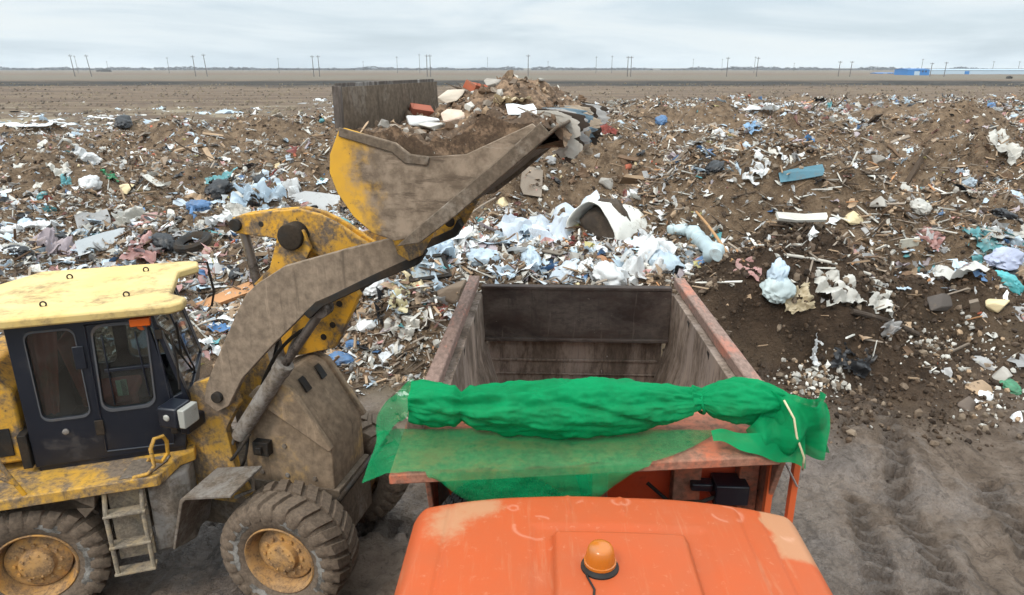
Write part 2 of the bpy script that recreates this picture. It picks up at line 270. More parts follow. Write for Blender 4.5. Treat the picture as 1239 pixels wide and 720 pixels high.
class MB:
    def __init__(s): s.v = []; s.f = []
    def add(s, v, f):
        k = len(s.v); s.v += [tuple(map(float, q)) for q in v]; s.f += [tuple(i + k for i in q) for q in f]; return s
    def box(s, a, b, rot=None, piv=None):
        (x0, y0, z0), (x1, y1, z1) = a, b
        v = [Vector(q) for q in ((x0, y0, z0), (x1, y0, z0), (x1, y1, z0), (x0, y1, z0), (x0, y0, z1), (x1, y0, z1), (x1, y1, z1), (x0, y1, z1))]
        if rot is not None:
            c = Vector(piv) if piv else sum(v, Vector()) / 8
            v = [rot @ (q - c) + c for q in v]
        return s.add(v, [(0, 3, 2, 1), (4, 5, 6, 7), (0, 1, 5, 4), (1, 2, 6, 5), (2, 3, 7, 6), (3, 0, 4, 7)])
    def prism(s, poly, w0, w1, ax='lz'):
        """outline in (l,z) pulled along w (ax lz), in (l,w) along z (lw), or in (w,z) along l (wz)"""
        P = (lambda a, b, w: (a, w, b)) if ax == 'lz' else ((lambda a, b, w: (a, b, w)) if ax == 'lw' else (lambda a, b, w: (w, a, b)))
        n = len(poly); v = [P(a, b, w0) for a, b in poly] + [P(a, b, w1) for a, b in poly]
        f = [tuple(range(n)), tuple(range(2 * n - 1, n - 1, -1))] + [(i, i + n, (i + 1) % n + n, (i + 1) % n) for i in range(n)]
        return s.add(v, f)
    def tube(s, pts, r, n=10, cap=True):
        pts = [Vector(p) for p in pts]; k = len(pts); rs = r if hasattr(r, '__len__') else [r] * k; V = []; up = None
        for i, p in enumerate(pts):
            d = (pts[min(i + 1, k - 1)] - pts[max(i - 1, 0)]).normalized()
            if up is None: up = Vector((0, 0, 1)) if abs(d.z) < .9 else Vector((1, 0, 0))
            x = d.cross(up).normalized(); up = x.cross(d).normalized()
            V += [p + (x * math.cos(a) + up * math.sin(a)) * rs[i] for a in (2 * math.pi * j / n for j in range(n))]
        f = [(i * n + j, i * n + (j + 1) % n, (i + 1) * n + (j + 1) % n, (i + 1) * n + j) for i in range(k - 1) for j in range(n)]
        if cap: f += [tuple(range(n - 1, -1, -1)), tuple((k - 1) * n + j for j in range(n))]
        return s.add(V, f)
    def lathe(s, prof, c, axis='w', n=48, cap=True):
        """prof: (offset along the axis, radius)"""
        V = []
        for a, r in prof:
            for j in range(n):
                t = 2 * math.pi * j / n; p, q = r * math.cos(t), r * math.sin(t)
                V.append({'w': (c[0] + p, c[1] + a, c[2] + q), 'z': (c[0] + p, c[1] + q, c[2] + a), 'l': (c[0] + a, c[1] + p, c[2] + q)}[axis])
        k = len(prof); f = [(i * n + j, i * n + (j + 1) % n, (i + 1) * n + (j + 1) % n, (i + 1) * n + j) for i in range(k - 1) for j in range(n)]
        if cap and prof[0][1] > 1e-4: f.append(tuple(range(n - 1, -1, -1)))
        if cap and prof[-1][1] > 1e-4: f.append(tuple((k - 1) * n + j for j in range(n)))
        return s.add(V, f)
    def grid(s, fn, nu, nv):
        V = [fn(i / nu, j / nv) for i in range(nu + 1) for j in range(nv + 1)]
        return s.add(V, [(i * (nv + 1) + j, (i + 1) * (nv + 1) + j, (i + 1) * (nv + 1) + j + 1, i * (nv + 1) + j + 1) for i in range(nu) for j in range(nv)])
    def build(s, name, mat, root=None, Mx=Matrix(), bev=.008, smooth=40, label=None, parent=None):
        me = bpy.data.meshes.new(name)
        off = Vector(root.location) if root else Vector()
        me.from_pydata([(Mx @ Vector(q)) - off for q in s.v], [], s.f); me.validate(); me.update()
        bm = bmesh.new(); bm.from_mesh(me); bmesh.ops.recalc_face_normals(bm, faces=bm.faces); bm.to_mesh(me); bm.free()
        me.polygons.foreach_set('use_smooth', [True] * len(me.polygons)); me.set_sharp_from_angle(angle=R(smooth))
        me.materials.append(mat)
        pcol(me, np.ones((len(me.vertices), 3)))
        o = bpy.data.objects.new(name, me); COL.objects.link(o)
        if parent or root: o.parent = parent or root
        if bev:
            b = o.modifiers.new('edge', 'BEVEL'); b.width = bev; b.segments = 2; b.limit_method = 'ANGLE'; b.angle_limit = R(38); b.harden_normals = False
        if label: o['label'] = label
        return o
def rotz(a): return Matrix.Rotation(a, 3, 'Z')
# ------------------------------------------------------------------ world and light
W = bpy.data.worlds.new('World'); S.world = W; W.use_nodes = True; n = W.node_tree; n.nodes.clear()
wo = N(n, 'ShaderNodeOutputWorld'); bg = N(n, 'ShaderNodeBackground'); sk = n.nodes.new('ShaderNodeTexSky'); sk.sky_type = 'NISHITA'; sk.sun_disc = False
SUN_EL, SUN_AZ = R(48), R(215)     # azimuth measured clockwise from +Y
sk.sun_elevation = SUN_EL; sk.sun_rotation = SUN_AZ; sk.air_density = 1.0; sk.dust_density = 2.0; sk.ozone_density = 1.5
tc = n.nodes.new('ShaderNodeTexCoord')
mp = n.nodes.new('ShaderNodeMapping'); mp.inputs['Scale'].default_value = (1.3, 1.3, 9.5); mp.inputs['Location'].default_value = (.35, .2, .1); n.links.new(tc.outputs['Generated'], mp.inputs[0])
c1 = noisen(n, 1.6, 7, .55, mp.outputs[0], .5); c2 = noisen(n, 5.0, 5, .55, mp.outputs[0], .2)
ad = N(n, 'ShaderNodeMath', operation='MULTIPLY_ADD'); n.links.new(c2, ad.inputs[0]); ad.inputs[1].default_value = .15; n.links.new(c1, ad.inputs[2])
cl = ramp(n, ad.outputs[0], .36, .62, .72, 1.0)
cw = mixc(n, ramp(n, ad.outputs[0], .38, .74), (5.8, 6.8, 7.55), (7.2, 7.75, 7.9))
mx = n.nodes.new('ShaderNodeMix'); mx.data_type = 'RGBA'; n.links.new(cl, mx.inputs[0]); n.links.new(sk.outputs[0], mx.inputs[6]); n.links.new(cw, mx.inputs[7])
sz = n.nodes.new('ShaderNodeSeparateXYZ'); n.links.new(tc.outputs['Generated'], sz.inputs[0])
br = ramp(n, sz.outputs[2], .04, .95, 1.0, 3.5); vm = N(n, 'ShaderNodeVectorMath', operation='SCALE'); n.links.new(mx.outputs[2], vm.inputs[0]); n.links.new(br, vm.inputs['Scale'])   # an overcast sky is brightest overhead
n.links.new(vm.outputs[0], bg.inputs[0]); bg.inputs[1].default_value = .10; n.links.new(bg.outputs[0], wo.inputs[0])
sl = bpy.data.lights.new('sun', 'SUN'); sl.energy = 1.5; sl.angle = R(12); sl.color = (1, .91, .80); so = bpy.data.objects.new('sun', sl); COL.objects.link(so)
dv = Vector((math.sin(SUN_AZ) * math.cos(SUN_EL), math.cos(SUN_AZ) * math.cos(SUN_EL), math.sin(SUN_EL)))
so.rotation_euler = dv.to_track_quat('Z', 'Y').to_euler(); so.location = dv * 100
S.view_settings.view_transform = 'Standard'; S.view_settings.look = 'None'; S.view_settings.gamma = 1; S.view_settings.use_curve_mapping = False
S.view_settings.exposure = 0.24
# ------------------------------------------------------------------ ground sheet
def build_ground():
    ys = np.concatenate([np.linspace(-14, 3, 35)[:-1], np.geomspace(3, 16, 290)[:-1], np.geomspace(16, 60, 260)[:-1], np.geomspace(60, 9000, 130)])
    us = np.linspace(-1, 1, 880); us = np.sign(us) * np.abs(us) ** 1.3
    Y, U = np.meshgrid(ys, us, indexing='ij'); X = U * (np.maximum(Y, 0) * 1.12 + 14)
    Z = hgt(X, Y)
    nv, nu = Y.shape; idx = np.arange(nv * nu).reshape(nv, nu)
    Fq = np.stack([idx[:-1, :-1], idx[:-1, 1:], idx[1:, 1:], idx[1:, :-1]], -1).reshape(-1, 4)
    me = fastmesh('ground', np.stack([X, Y, Z], -1).reshape(-1, 3), Fq, True); me.materials.append(M['ground'])
    land, mud, soil, edge = zones(X, Y)
    pcol(me, np.stack([np.clip(land + .0, 0, 1), np.clip(mud * (1 - soil), 0, 1), np.clip(soil * (1 - mud * .5), 0, 1), mud * ruts(X, Y)], -1).reshape(-1, 4))
    w = 14 * pn(X / 60, Y / 60, 21) + 8 * pn(X / 15, Y / 15, 22)
    dark = sst(215, 240, Y + w) * (1 - sst(300, 345, Y + w)) * np.clip(.95 + .5 * pn(X / 30, Y / 20, 23), 0, 1)
    far = sst(330, 380, Y + w) * (1 - sst(520, 600, Y)) * .8 + .5 * sst(700, 900, Y)
    pale = (1 - land) * (1 - mud) * sst(.1, .6, pn(X / 9, Y / 7, 24) + .4 * pn(X / 2, Y / 2, 25)) * (1 - sst(80, 130, Y)) * .7
    pcol(me, np.clip(np.stack([dark + .75 * sst(1200, 2000, Y), far * (1 - dark), pale], -1), 0, 1).reshape(-1, 3), 'Far')
    o = bpy.data.objects.new('ground', me); COL.objects.link(o); o['kind'] = 'structure'
build_ground()
# ------------------------------------------------------------------ wheel loader (l forward, w left, z up; two frames about the articulation joint)
LP = Vector((-3.59, 7.22, 0))
MF = Matrix.Translation(LP) @ Matrix.Rotation(R(-13), 4, 'Z'); MR = Matrix.Translation(LP) @ Matrix.Rotation(R(18), 4, 'Z')
L = empty('wheel_loader', LP, 'muddy yellow wheel loader with navy cab tipping its raised bucket beside the orange lorry', 'wheel loader')
def lp(name, mb, mat, fr, parent=None, **k): return mb.build(name, M[mat], L, fr, parent=parent, **k)
def loader_wheel(fr, l, w, out):
    c = (l, w, .69); s = out     # out: -1 near side, +1 far side
    hub = MB().lathe([(s * -.12, .30), (s * .10, .30), (s * .13, .24), (s * .13, .17), (s * .19, .155), (s * .205, .12), (s * .205, 0.001)], c, 'w', 40)
    for j in range(12):
        a = 2 * math.pi * j / 12; q = (l + .205 * math.cos(a), w, .69 + .205 * math.sin(a)); hub.lathe([(s * .12, .02), (s * .155, .02), (s * .155, .001)], q, 'w', 6)
    for j in range(10):
        a = 2 * math.pi * j / 10; q = (l + .125 * math.cos(a), w, .69 + .125 * math.sin(a)); hub.lathe([(s * .19, .012), (s * .215, .012), (s * .215, .001)], q, 'w', 6)
    ho = lp('wheel', hub, 'rim', fr, bev=.004)
    rim = MB().lathe([(s * -.2, .34), (s * -.05, .32), (s * .02, .30), (s * .06, .31), (s * .12, .335), (s * .215, .35), (s * .235, .372), (s * .225, .385), (s * .19, .375), (s * -.2, .36)], c, 'w', 56, False)
    lp('rim', rim, 'rim', fr, ho, bev=0)
    t = MB().lathe([(-.20, .365), (-.235, .40), (-.255, .48), (-.262, .55), (-.245, .60), (-.20, .632), (0, .645), (.20, .632), (.245, .60), (.262, .55), (.255, .48), (.235, .40), (.20, .365)], c, 'w', 72, False)
    nl = 25
    for j in range(nl):
        for sd in (-1, 1):
            a0 = 2 * math.pi * (j + (.5 if sd > 0 else 0)) / nl; V = []
            for (wo, ro, sk, hw) in ((0.015, .64, 0, .058), (.12, .64, .05, .062), (.215, .625, .10, .066), (.262, .575, .12, .066), (.266, .52, .125, .045)):
                rr = ro + (.036 if wo < .23 else (.020 if wo < .264 else .003))
                for e in (-1, 1):
                    for k2 in (0, 1):
                        r2 = rr if k2 else ro - .03
                        h2 = hw * (.78 if k2 else 1.1)
                        a = a0 + sk * 1.25 + e * h2 / .65; ww = sd * (wo + (.012 if (k2 and wo > .2) else 0))
                        V.append((l + r2 * math.cos(a), w + ww, .69 + r2 * math.sin(a)))
            f = []
            for i in range(4):
                b = i * 4; f += [(b, b + 1, b + 5, b + 4), (b + 1, b + 3, b + 7, b + 5), (b + 3, b + 2, b + 6, b + 7), (b + 2, b, b + 4, b + 6)]
            f += [(0, 2, 3, 1), (16, 17, 19, 18)]
            t.add(V, f)
    lp('tyre', t, 'tyre', fr, ho, bev=0, smooth=35)
    for (a0, a1, r0, r1) in ((-.6, .5, .44, .53), (.9, 1.4, .45, .52), (2.2, 3.5, .45, .54), (3.9, 4.5, .44, .52)):
        def fn(u, v):
            a = a0 + (a1 - a0) * u; rw = mn.noise((a * 7, v * 3, l)) * .03
            r = r0 + (r1 - r0) * v + rw * (1 if v > .5 else -1)
            ww = np.interp(r, [.36, .40, .48, .55, .60], [.20, .235, .255, .262, .245]) + .004
            return (l + r * math.cos(a), w + s * ww, .69 + r * math.sin(a))
        lp('sidewall_scuff', MB().grid(fn, 18, 4), 'tyrescuff', fr, ho, bev=0)
for fr, l in ((MF, 1.52), (MR, -1.52)):
    for s in (-1, 1): loader_wheel(fr, l, s * .80, s)
# --- rear frame
ch = MB().box((-2.9, -.42, .55), (-.25, .42, 1.45)).box((-.3, -.2, .6), (.1, .2, 1.0)).box((-1.75, -.75, .55), (-1.3, .75, .85)).box((-.34, -.36, 1.1), (-.05, .36, 1.5))
lp('rear_chassis', ch, 'steelmud', MR)
hood = MB().prism([(-1.5, 1.66), (-1.5, 2.42), (-1.7, 2.62), (-2.9, 2.58), (-3.05, 2.45), (-3.05, 1.2), (-2.9, 1.0), (-2.3, 1.66)], -.62, .62)
lp('engine_hood', hood, 'yellow', MR, bev=.03)
g = MB().box((-1.52, -.74, 1.64), (-1.44, .3, 2.0)).box((-2.7, -.635, 1.75), (-1.6, -.62, 2.05)); lp('hood_grille', g, 'black', MR)
cw_ = MB().prism([(-3.35, .75), (-3.45, 1.0), (-3.45, 1.5), (-3.05, 1.62), (-2.85, 1.62), (-2.85, .75)], -.95, .95); lp('counterweight', cw_, 'yellowdirty', MR, bev=.04)
pf = MB().prism([(-2.5, -1.16), (-.28, -1.16), (-.24, -1.10), (-.12, -.82), (.02, -.74), (.02, .74), (-.12, .82), (-.28, 1.16), (-2.5, 1.16)], 1.46, 1.575, 'lw')
pf.prism([(-2.5, 1.46), (-2.62, 1.2), (-2.55, 1.18), (-2.44, 1.44)], -1.16, -.5)
pfo = lp('platform', pf, 'yellowdirty', MR, bev=.012)
tp = MB().prism([(-.62, -1.12), (-.36, -1.12), (-.22, -.9), (-.2, -.78), (-.55, -.78)], 1.577, 1.590, 'lw'); lp('tread_plate', tp, 'steelgrey', MR, pfo, bev=.003)
sb = MB().prism([(-1.95, 1.46), (-1.1, 1.46), (-.98, 1.2), (-.88, 1.3), (-.86, 1.46)], -1.10, -.5); lp('fender_lip', sb, 'steelmud', MR, pfo)
tank = MB().prism([(-.42, -1.02), (-.2, -1.02), (-.05, -.9), (-.02, -.6), (-.42, -.6)], .62, 1.45, 'lw'); lp('fuel_tank', tank, 'steelgrey', MR, bev=.03)
lad = MB()
for l0 in (-.80, -.47): lad.tube([(l0 + .02, -1.08, 1.46), (l0, -1.12, 1.2), (l0 + .01, -1.13, .5)], .024, 8)
for z in (1.20, .84, .52): lad.box((-.82, -1.16, z - .012), (-.44, -1.02, z + .012))
lad.box((-.80, -.93, .55), (-.46, -.9, 1.45))
lp('ladder', lad, 'ladder', MR, bev=.004)
hr = MB().tube([(-.50, -1.12, 1.575), (-.36, -1.13, 1.6), (-.30, -1.1, 1.66), (-.31, -1.08, 1.84), (-.27, -1.05, 1.93), (-.20, -1.0, 1.92), (-.18, -.96, 1.84), (-.19, -.95, 1.70), (-.25, -1.0, 1.64), (-.36, -1.06, 1.72)], .020, 10)
lp('hand_rail', hr, 'yellow', MR, bev=0)
hr = MB().tube([(-1.42, -1.12, 1.575), (-1.56, -1.13, 1.95), (-1.72, -1.1, 2.3), (-2.1, -1.1, 2.32), (-2.3, -1.12, 1.575)], .022, 10).tube([(-1.47, -1.125, 1.70), (-1.75, -1.11, 1.92), (-2.2, -1.11, 1.95)], .016, 8)
lp('guard_rail', hr, 'yellow', MR, bev=0)
# --- cab
CT, CB = 3.12, 1.6
def cabl(z): return np.interp(z, [1.6, 2.15, 3.12], [-.06, .06, -.16])   # front line of the cab
cab = MB()
cab.box((-1.40, -.70, 1.575), (-.06, .70, 1.63))
def sidewall(w, th):
    """side of the cab with two rounded window openings, as a frame of strips"""
    def rr(l0, l1, z0, z1, r, lean=0., n=6):
        P = []
        for cx, cz, a0 in ((l1 - r, z0 + r, -90), (l1 - r, z1 - r, 0), (l0 + r, z1 - r, 90), (l0 + r, z0 + r, 180)):
            for i in range(n + 1):
                a = R(a0 + 90 * i / n); P.append((cx + r * math.cos(a), cz + r * math.sin(a)))
        return [(a + lean * (z1 - b), b) for a, b in P]
    return rr
rr = sidewall(0, 0)
WIN_R = rr(-1.27, -.86, 2.13, 3.03, .08); WIN_D = rr(-.70, -.24, 2.16, 3.03, .10, -.04)
def panel_with_holes(mb, outer, holes, w0, w1):
    bm = bmesh.new(); loops = []
    for P in [outer] + holes:
        vs = [bm.verts.new((a, w0, b)) for a, b in P]; loops.append([bm.edges.new((vs[i], vs[(i + 1) % len(vs)])) for i in range(len(vs))])
    bmesh.ops.triangle_fill(bm, edges=[e for l in loops for e in l], use_beauty=True)
    r = bmesh.ops.extrude_face_region(bm, geom=bm.faces[:] + bm.edges[:] + bm.verts[:])
    bmesh.ops.translate(bm, verts=[q for q in r['geom'] if isinstance(q, bmesh.types.BMVert)], vec=(0, w1 - w0, 0))
    bm.verts.index_update(); mb.add([q.co for q in bm.verts], [[q.index for q in f.verts] for f in bm.faces]); bm.free()
outer = [(-1.42, 1.63), (-.06, 1.63), (.05, 2.15), (-.16, CT), (-1.42, CT)]
for s in (-1, 1):
    WQ = [(-.10, 2.20), (-.01, 2.24), (-.17, 2.98), (-.21, 2.98)]
    panel_with_holes(cab, outer, [WIN_R, WIN_D, WQ], s * .665, s * .72)
def rear_front(mb, l0, l1, pts_w, z0, z1): pass
# back wall and front frame
cab.box((-1.42, -.66, 1.63), (-1.37, .66, 2.2)).box((-1.42, -.66, 2.95), (-1.37, .66, CT)).box((-1.42, -.66, 2.2), (-1.37, -.55, 2.95)).box((-1.42, .55, 2.2), (-1.37, .66, 2.95))
fr_ = [(.0 - .06, 1.63), (.05, 2.15), (.0, 2.15), (-.11, 1.63)]; cab.prism(fr_, -.66, .66)
cab.prism([(-.16, CT), (-.145, 3.02), (-.2, 3.02), (-.21, CT)], -.66, .66)
cab.prism([(.05, 2.15), (-.145, 3.02), (-.2, 3.02), (0, 2.15)], -.66, -.60).prism([(.05, 2.15), (-.145, 3.02), (-.2, 3.02), (0, 2.15)], .60, .66).prism([(.05, 2.15), (-.145, 3.02), (-.2, 3.02), (0, 2.15)], -.02, .03)
cab.box((-1.40, -.69, CT - .03), (-.18, .69, CT + .01))
cabo = lp('cab', cab, 'navy', MR, bev=.006)
def pane(P, w, th=.008): return MB().prism(P, w - th, w + th)
for s in (-1, 1):
    wn = MB(); 
    for P in (WIN_R, WIN_D):
        pass
    wo_ = lp('window', pane([(a, b) for a, b in WIN_R], s * .69), 'glass', MR, cabo, bev=0)
    wo_ = lp('window', pane([(a, b) for a, b in WIN_D], s * .69), 'glass', MR, cabo, bev=0)
def ringf(P, grow, w0, w1):
    c = np.mean(P, 0); o_ = [tuple(c + (np.array(q) - c) * (1 + grow)) for q in P]; mb = MB(); panel_with_holes(mb, o_, [P], w0, w1); return mb
lp('window_seal', ringf(WIN_R, .05, -.722, -.732), 'seal', MR, cabo, bev=0)
lp('window_seal', ringf(WIN_D, .07, -.722, -.734), 'seal', MR, cabo, bev=0)
dm = MB().box((-.665, -.728, 2.555), (-.255, -.700, 2.585)).tube([(-.63, -.725, 2.2), (-.63, -.725, 2.95)], .008, 6).tube([(-.31, -.725, 2.25), (-.34, -.725, 2.95)], .008, 6)
lp('window_bar', dm, 'navy', MR, cabo, bev=.003)
door = MB().tube([(-.78, -.722, 1.70), (-.76, -.722, 3.06), (-.18, -.722, 3.07), (-.12, -.722, 2.1), (-.16, -.722, 1.68), (-.78, -.722, 1.70)], .011, 6)
lp('door', door, 'navy', MR, cabo, bev=0)
lp('door_handle', MB().box((-.84, -.745, 1.90), (-.76, -.72, 2.06)), 'black', MR, cabo); lp('vent', MB().box((-.90, -.74, 2.62), (-.80, -.72, 2.86)), 'navy', MR, cabo)
lk = MB().lathe([(0, .03), (-.014, .03), (-.018, .02), (-.018, .001)], (-1.10, -.72, 1.98), 'w', 16); lp('lock', lk, 'chrome', MR, cabo, bev=0)
st = MB().box((-.60, -.682, 2.27), (-.50, -.676, 2.44)); lp('sticker', st, 'label', MR, cabo, bev=0)
wsn = MB().add([(.035, -.6, 2.2), (.035, .6, 2.2), (-.16, .6, 3.03), (-.16, -.6, 3.03)], [(0, 1, 2, 3)]); lp('windscreen', wsn, 'glass', MR, cabo, bev=0)
wr = MB().add([(-1.39, -.56, 2.19), (-1.39, .56, 2.19), (-1.39, .56, 2.96), (-1.39, -.56, 2.96)], [(0, 1, 2, 3)]); lp('rear_window', wr, 'glass', MR, cabo, bev=0)
lp('marker_light', MB().lathe([(0, .045), (.02, .05), (.07, .048), (.085, .035), (.085, .001)], (-.27, -.72 - .01, 3.0), 'w', 18).box((-.36, -.80, 3.02), (-.18, -.72, 3.095)), 'amber2', MR, cabo, bev=.006)
seat = MB().box((-1.05, -.26, 2.0), (-.55, .24, 2.12)).prism([(-1.05, 2.1), (-.95, 2.1), (-1.08, 2.75), (-1.18, 2.75)], -.26, .24).box((-1.0, -.2, 1.64), (-.6, .18, 2.0))
lp('seat', seat, 'seat', MR, cabo, bev=.03)
cur = MB().grid(lambda u, v: (-1.30 + .28 * u * (.55 + .45 * v), -.62 + .02 * math.sin(u * 16), 2.14 + .88 * v), 30, 3); lp('curtain', cur, 'seat', MR, cabo, bev=0)
stw = MB(); stw.tube([(-.35 + .07 * math.cos(a), .2 * math.sin(a), 2.42 + .19 * math.cos(a)) for a in [2 * math.pi * i / 24 for i in range(25)]], .014, 8).tube([(-.35, 0, 2.42), (-.12, 0, 1.9)], .025, 8).box((-.3, -.5, 1.63), (-.08, .5, 2.1))
lp('steering_column', stw, 'cabin', MR, cabo)
lp('wiper', MB().tube([(.045, -.05, 2.22), (-.03, -.28, 2.66)], .010, 6).box((-.04, -.30, 2.5), (-.02, -.27, 2.86)), 'black', MR, cabo, bev=0)
for z0 in (1.85, 2.9): lp('hinge', MB().box((-.165, -.75, z0 - .05), (-.10, -.722, z0 + .05)), 'black', MR, cabo)
mir = MB().tube([(-.16, -.70, 3.0), (-.02, -.78, 2.9), (.0, -.8, 2.6), (-.02, -.76, 2.3)], .012, 8).tube([(.08, .86, 3.2), (.22, .9, 3.18), (.25, .92, 2.8), (.2, .92, 2.62)], .014, 8)
lp('mirror_bracket', mir, 'black', MR, cabo, bev=0)
roof = MB().prism([(-1.95, -.86), (.02, -.86), (.13, -.78), (.15, -.62), (-.02, -.42), (-.04, .42), (.15, .62), (.13, .82), (.04, .88), (-1.50, .88), (-1.95, .2)], 3.13, 3.225, 'lw')
ro = lp('roof', roof, 'yellowpale', MR, cabo, bev=.022)
for (l0, w0) in ((-1.12, -.52), (-.42, -.42), (-1.12, .46), (-.38, .52)):
    e = MB().tube([(l0 + .026 * math.cos(a), w0, 3.235 + .026 * math.sin(a) + .01) for a in [2 * math.pi * i / 16 for i in range(17)]], .008, 6)
    lp('lifting_eye', e, 'black', MR, cabo, bev=0)
# --- front frame
ff = MB().box((.0, -.38, .5), (1.9, .38, 1.15)).box((1.3, -.75, .55), (1.75, .75, .83)).box((-.05, -.25, .6), (.3, .25, 1.35))
lp('front_chassis', ff, 'steelmud', MF)
tw = MB()
for s in (-1, 1): tw.prism([(.22, .9), (.18, 1.5), (.26, 2.12), (.42, 2.30), (.72, 2.40), (.86, 2.30), (.9, 2.1), (.72, 1.8), (.78, 1.2), (1.0, .9)], s * .50, s * .40)
lp('boom_tower', tw, 'yellowdirty', MF)
hs = MB().prism([(.8, 1.0), (.85, 1.9), (1.10, 2.28), (1.32, 2.36), (1.46, 2.28), (1.84, 1.66), (1.84, 1.15), (1.7, 1.0)], -.36, .38)
hs.prism([(.98, 2.18), (1.08, 2.28), (1.33, 2.38), (1.48, 2.31), (1.88, 1.66), (1.84, 1.63)], -.43, -.36).prism([(.98, 2.18), (1.08, 2.28), (1.33, 2.38), (1.48, 2.31), (1.88, 1.66), (1.84, 1.63)], .38, .45)
hso = lp('front_housing', hs, 'housing', MF, bev=.012)
ho_ = MB()
for w0 in (-.18, .16): ho_.prism([(1.455, 2.325), (1.485, 2.30), (1.555, 2.19), (1.535, 2.18)], w0 - .05, w0 + .05)
lp('housing_slot_shade', ho_, 'black', MF, hso, bev=0)  # black blocks on the plate stand in for shade in its openings
def boom_poly(): return [(.60, 2.16), (.66, 2.36), (.80, 2.62), (1.14, 3.21), (1.24, 3.36), (1.38, 3.48), (1.67, 3.66), (2.31, 3.86), (2.78, 3.99), (2.92, 4.0), (3.0, 3.93), (2.94, 3.82), (2.53, 3.62), (2.11, 3.40), (1.96, 3.33), (1.82, 3.20), (1.44, 2.84), (1.08, 2.47), (.88, 2.14), (.74, 2.06)]
for s, mt in ((-1, 'boomdust'), (1, 'yellow')):
    b = MB().prism(boom_poly(), s * .62, s * .54)
    bo = lp('boom_arm', b, mt, MF, bev=.008, label='grey brown dusty near boom arm' if s < 0 else 'bright yellow far boom arm')
    fl = MB().prism([(3.0, 3.93), (2.94, 3.83), (2.53, 3.63), (2.11, 3.41), (1.96, 3.34), (1.82, 3.21), (1.88, 3.16), (2.02, 3.29), (2.13, 3.345), (2.55, 3.56), (2.97, 3.75), (3.04, 3.86)], s * .625, s * .50)
    lp('arm_underside_shade', fl, 'black', MF, bo)  # black strip stands in for the shade under the arm
    for (l0, z0) in ((.78, 2.24), (2.90, 3.90)): lp('pivot_pin', MB().lathe([(-.065, .058), (.065, .058)], (l0, s * .60, z0), 'w', 20), 'black', MF, bo, bev=.006)
    cyl = MB().tube([(.86, s * .48, 1.72), (.92, s * .48, 1.82), (1.45, s * .48, 2.56)], .085, 18).tube([(1.42, s * .48, 2.52), (1.49, s * .48, 2.615)], .095, 18)
    co_ = lp('lift_cylinder', cyl, 'steelgrey', MF, bev=.006)
    lp('rod', MB().tube([(1.47, s * .48, 2.59), (1.93, s * .50, 3.19)], .045, 14).lathe([(-.07, .085), (.07, .085)], (1.96, s * .50, 3.24), 'w', 20), 'rod', MF, co_, bev=.004)
    for (l0, z0) in ((1.36, 2.78), (1.52, 2.98), (1.75, 3.32), (1.2, 2.95)):
        pass
inner = MB().prism([(1.0, 2.3), (1.62, 2.48), (1.95, 3.10), (1.80, 3.40), (1.5, 3.45), (1.25, 3.0)], .30, .40)
inn = lp('arm_brace', inner, 'yellow', MF)
hol = MB()
for (l0, z0) in ((1.62, 2.75), (1.72, 3.0), (1.78, 3.25), (1.5, 2.6), (1.4, 2.9)): hol.lathe([(-.004, .035), (.02, .035)], (l0, .296, z0), 'w', 16)
lp('brace_hole_shade', hol, 'black', MF, inn, bev=0)  # black discs on the face stand in for shade inside holes
ct = MB().tube([(1.42, -.54, 3.30), (1.42, .54, 3.30)], .13, 24).prism([(1.55, 3.42), (1.72, 3.72), (1.66, 3.9), (1.5, 3.96), (1.38, 3.85), (1.25, 3.5), (1.05, 3.32), (1.3, 3.2)], -.20, -.15).prism([(1.55, 3.42), (1.72, 3.72), (1.66, 3.9), (1.5, 3.96), (1.38, 3.85), (1.25, 3.5), (1.05, 3.32), (1.3, 3.2)], .15, .20)
lp('cross_tube', ct, 'yellow', MF)
lev = [(.76, 3.88), (.82, 3.97), (.95, 4.01), (1.3, 4.06), (1.58, 4.09), (1.78, 4.05), (2.0, 3.95), (2.3, 3.76), (2.62, 3.66), (2.66, 3.58), (2.58, 3.52), (2.2, 3.50), (1.85, 3.58), (1.62, 3.68), (1.45, 3.74), (1.2, 3.79), (.95, 3.80), (.82, 3.82)]
lv = MB().prism(lev, -.09, -.04).prism(lev, .04, .09).prism([(1.6, 4.02), (2.0, 3.89), (2.4, 3.68), (2.4, 3.62), (2.0, 3.8), (1.6, 3.95)], -.045, .045)
lvo = lp('tilt_lever', lv, 'yellow', MF, bev=.012)
lp('pivot_pin', MB().lathe([(-.26, .10), (-.25, .13), (.25, .13), (.26, .10)], (1.53, 0, 3.84), 'w', 28), 'black', MF, lvo, bev=.008)
for l0, z0, r0, w0 in ((.86, 3.90, .065, .13), (2.58, 3.59, .06, .13), (1.14, 3.92, .03, .095)): lp('pivot_pin', MB().lathe([(-w0, r0), (w0, r0)], (l0, 0, z0), 'w', 20), 'black', MF, lvo, bev=.008)
tcyl = MB().tube([(1.12, 0, 2.3), (.99, 0, 3.12)], .085, 18).tube([(.995, 0, 3.08), (.985, 0, 3.16)], .1, 18); tco = lp('tilt_cylinder', tcyl, 'steelgrey', MF)
lp('rod', MB().tube([(.99, 0, 3.12), (.865, 0, 3.88)], .048, 14), 'rod', MF, tco, bev=0)
lp('bucket_link', MB().prism([(2.53, 3.56), (2.63, 3.54), (2.78, 4.30), (2.7, 4.36), (2.62, 4.32)], -.035, .035), 'yellow', MF)
hoses = MB()
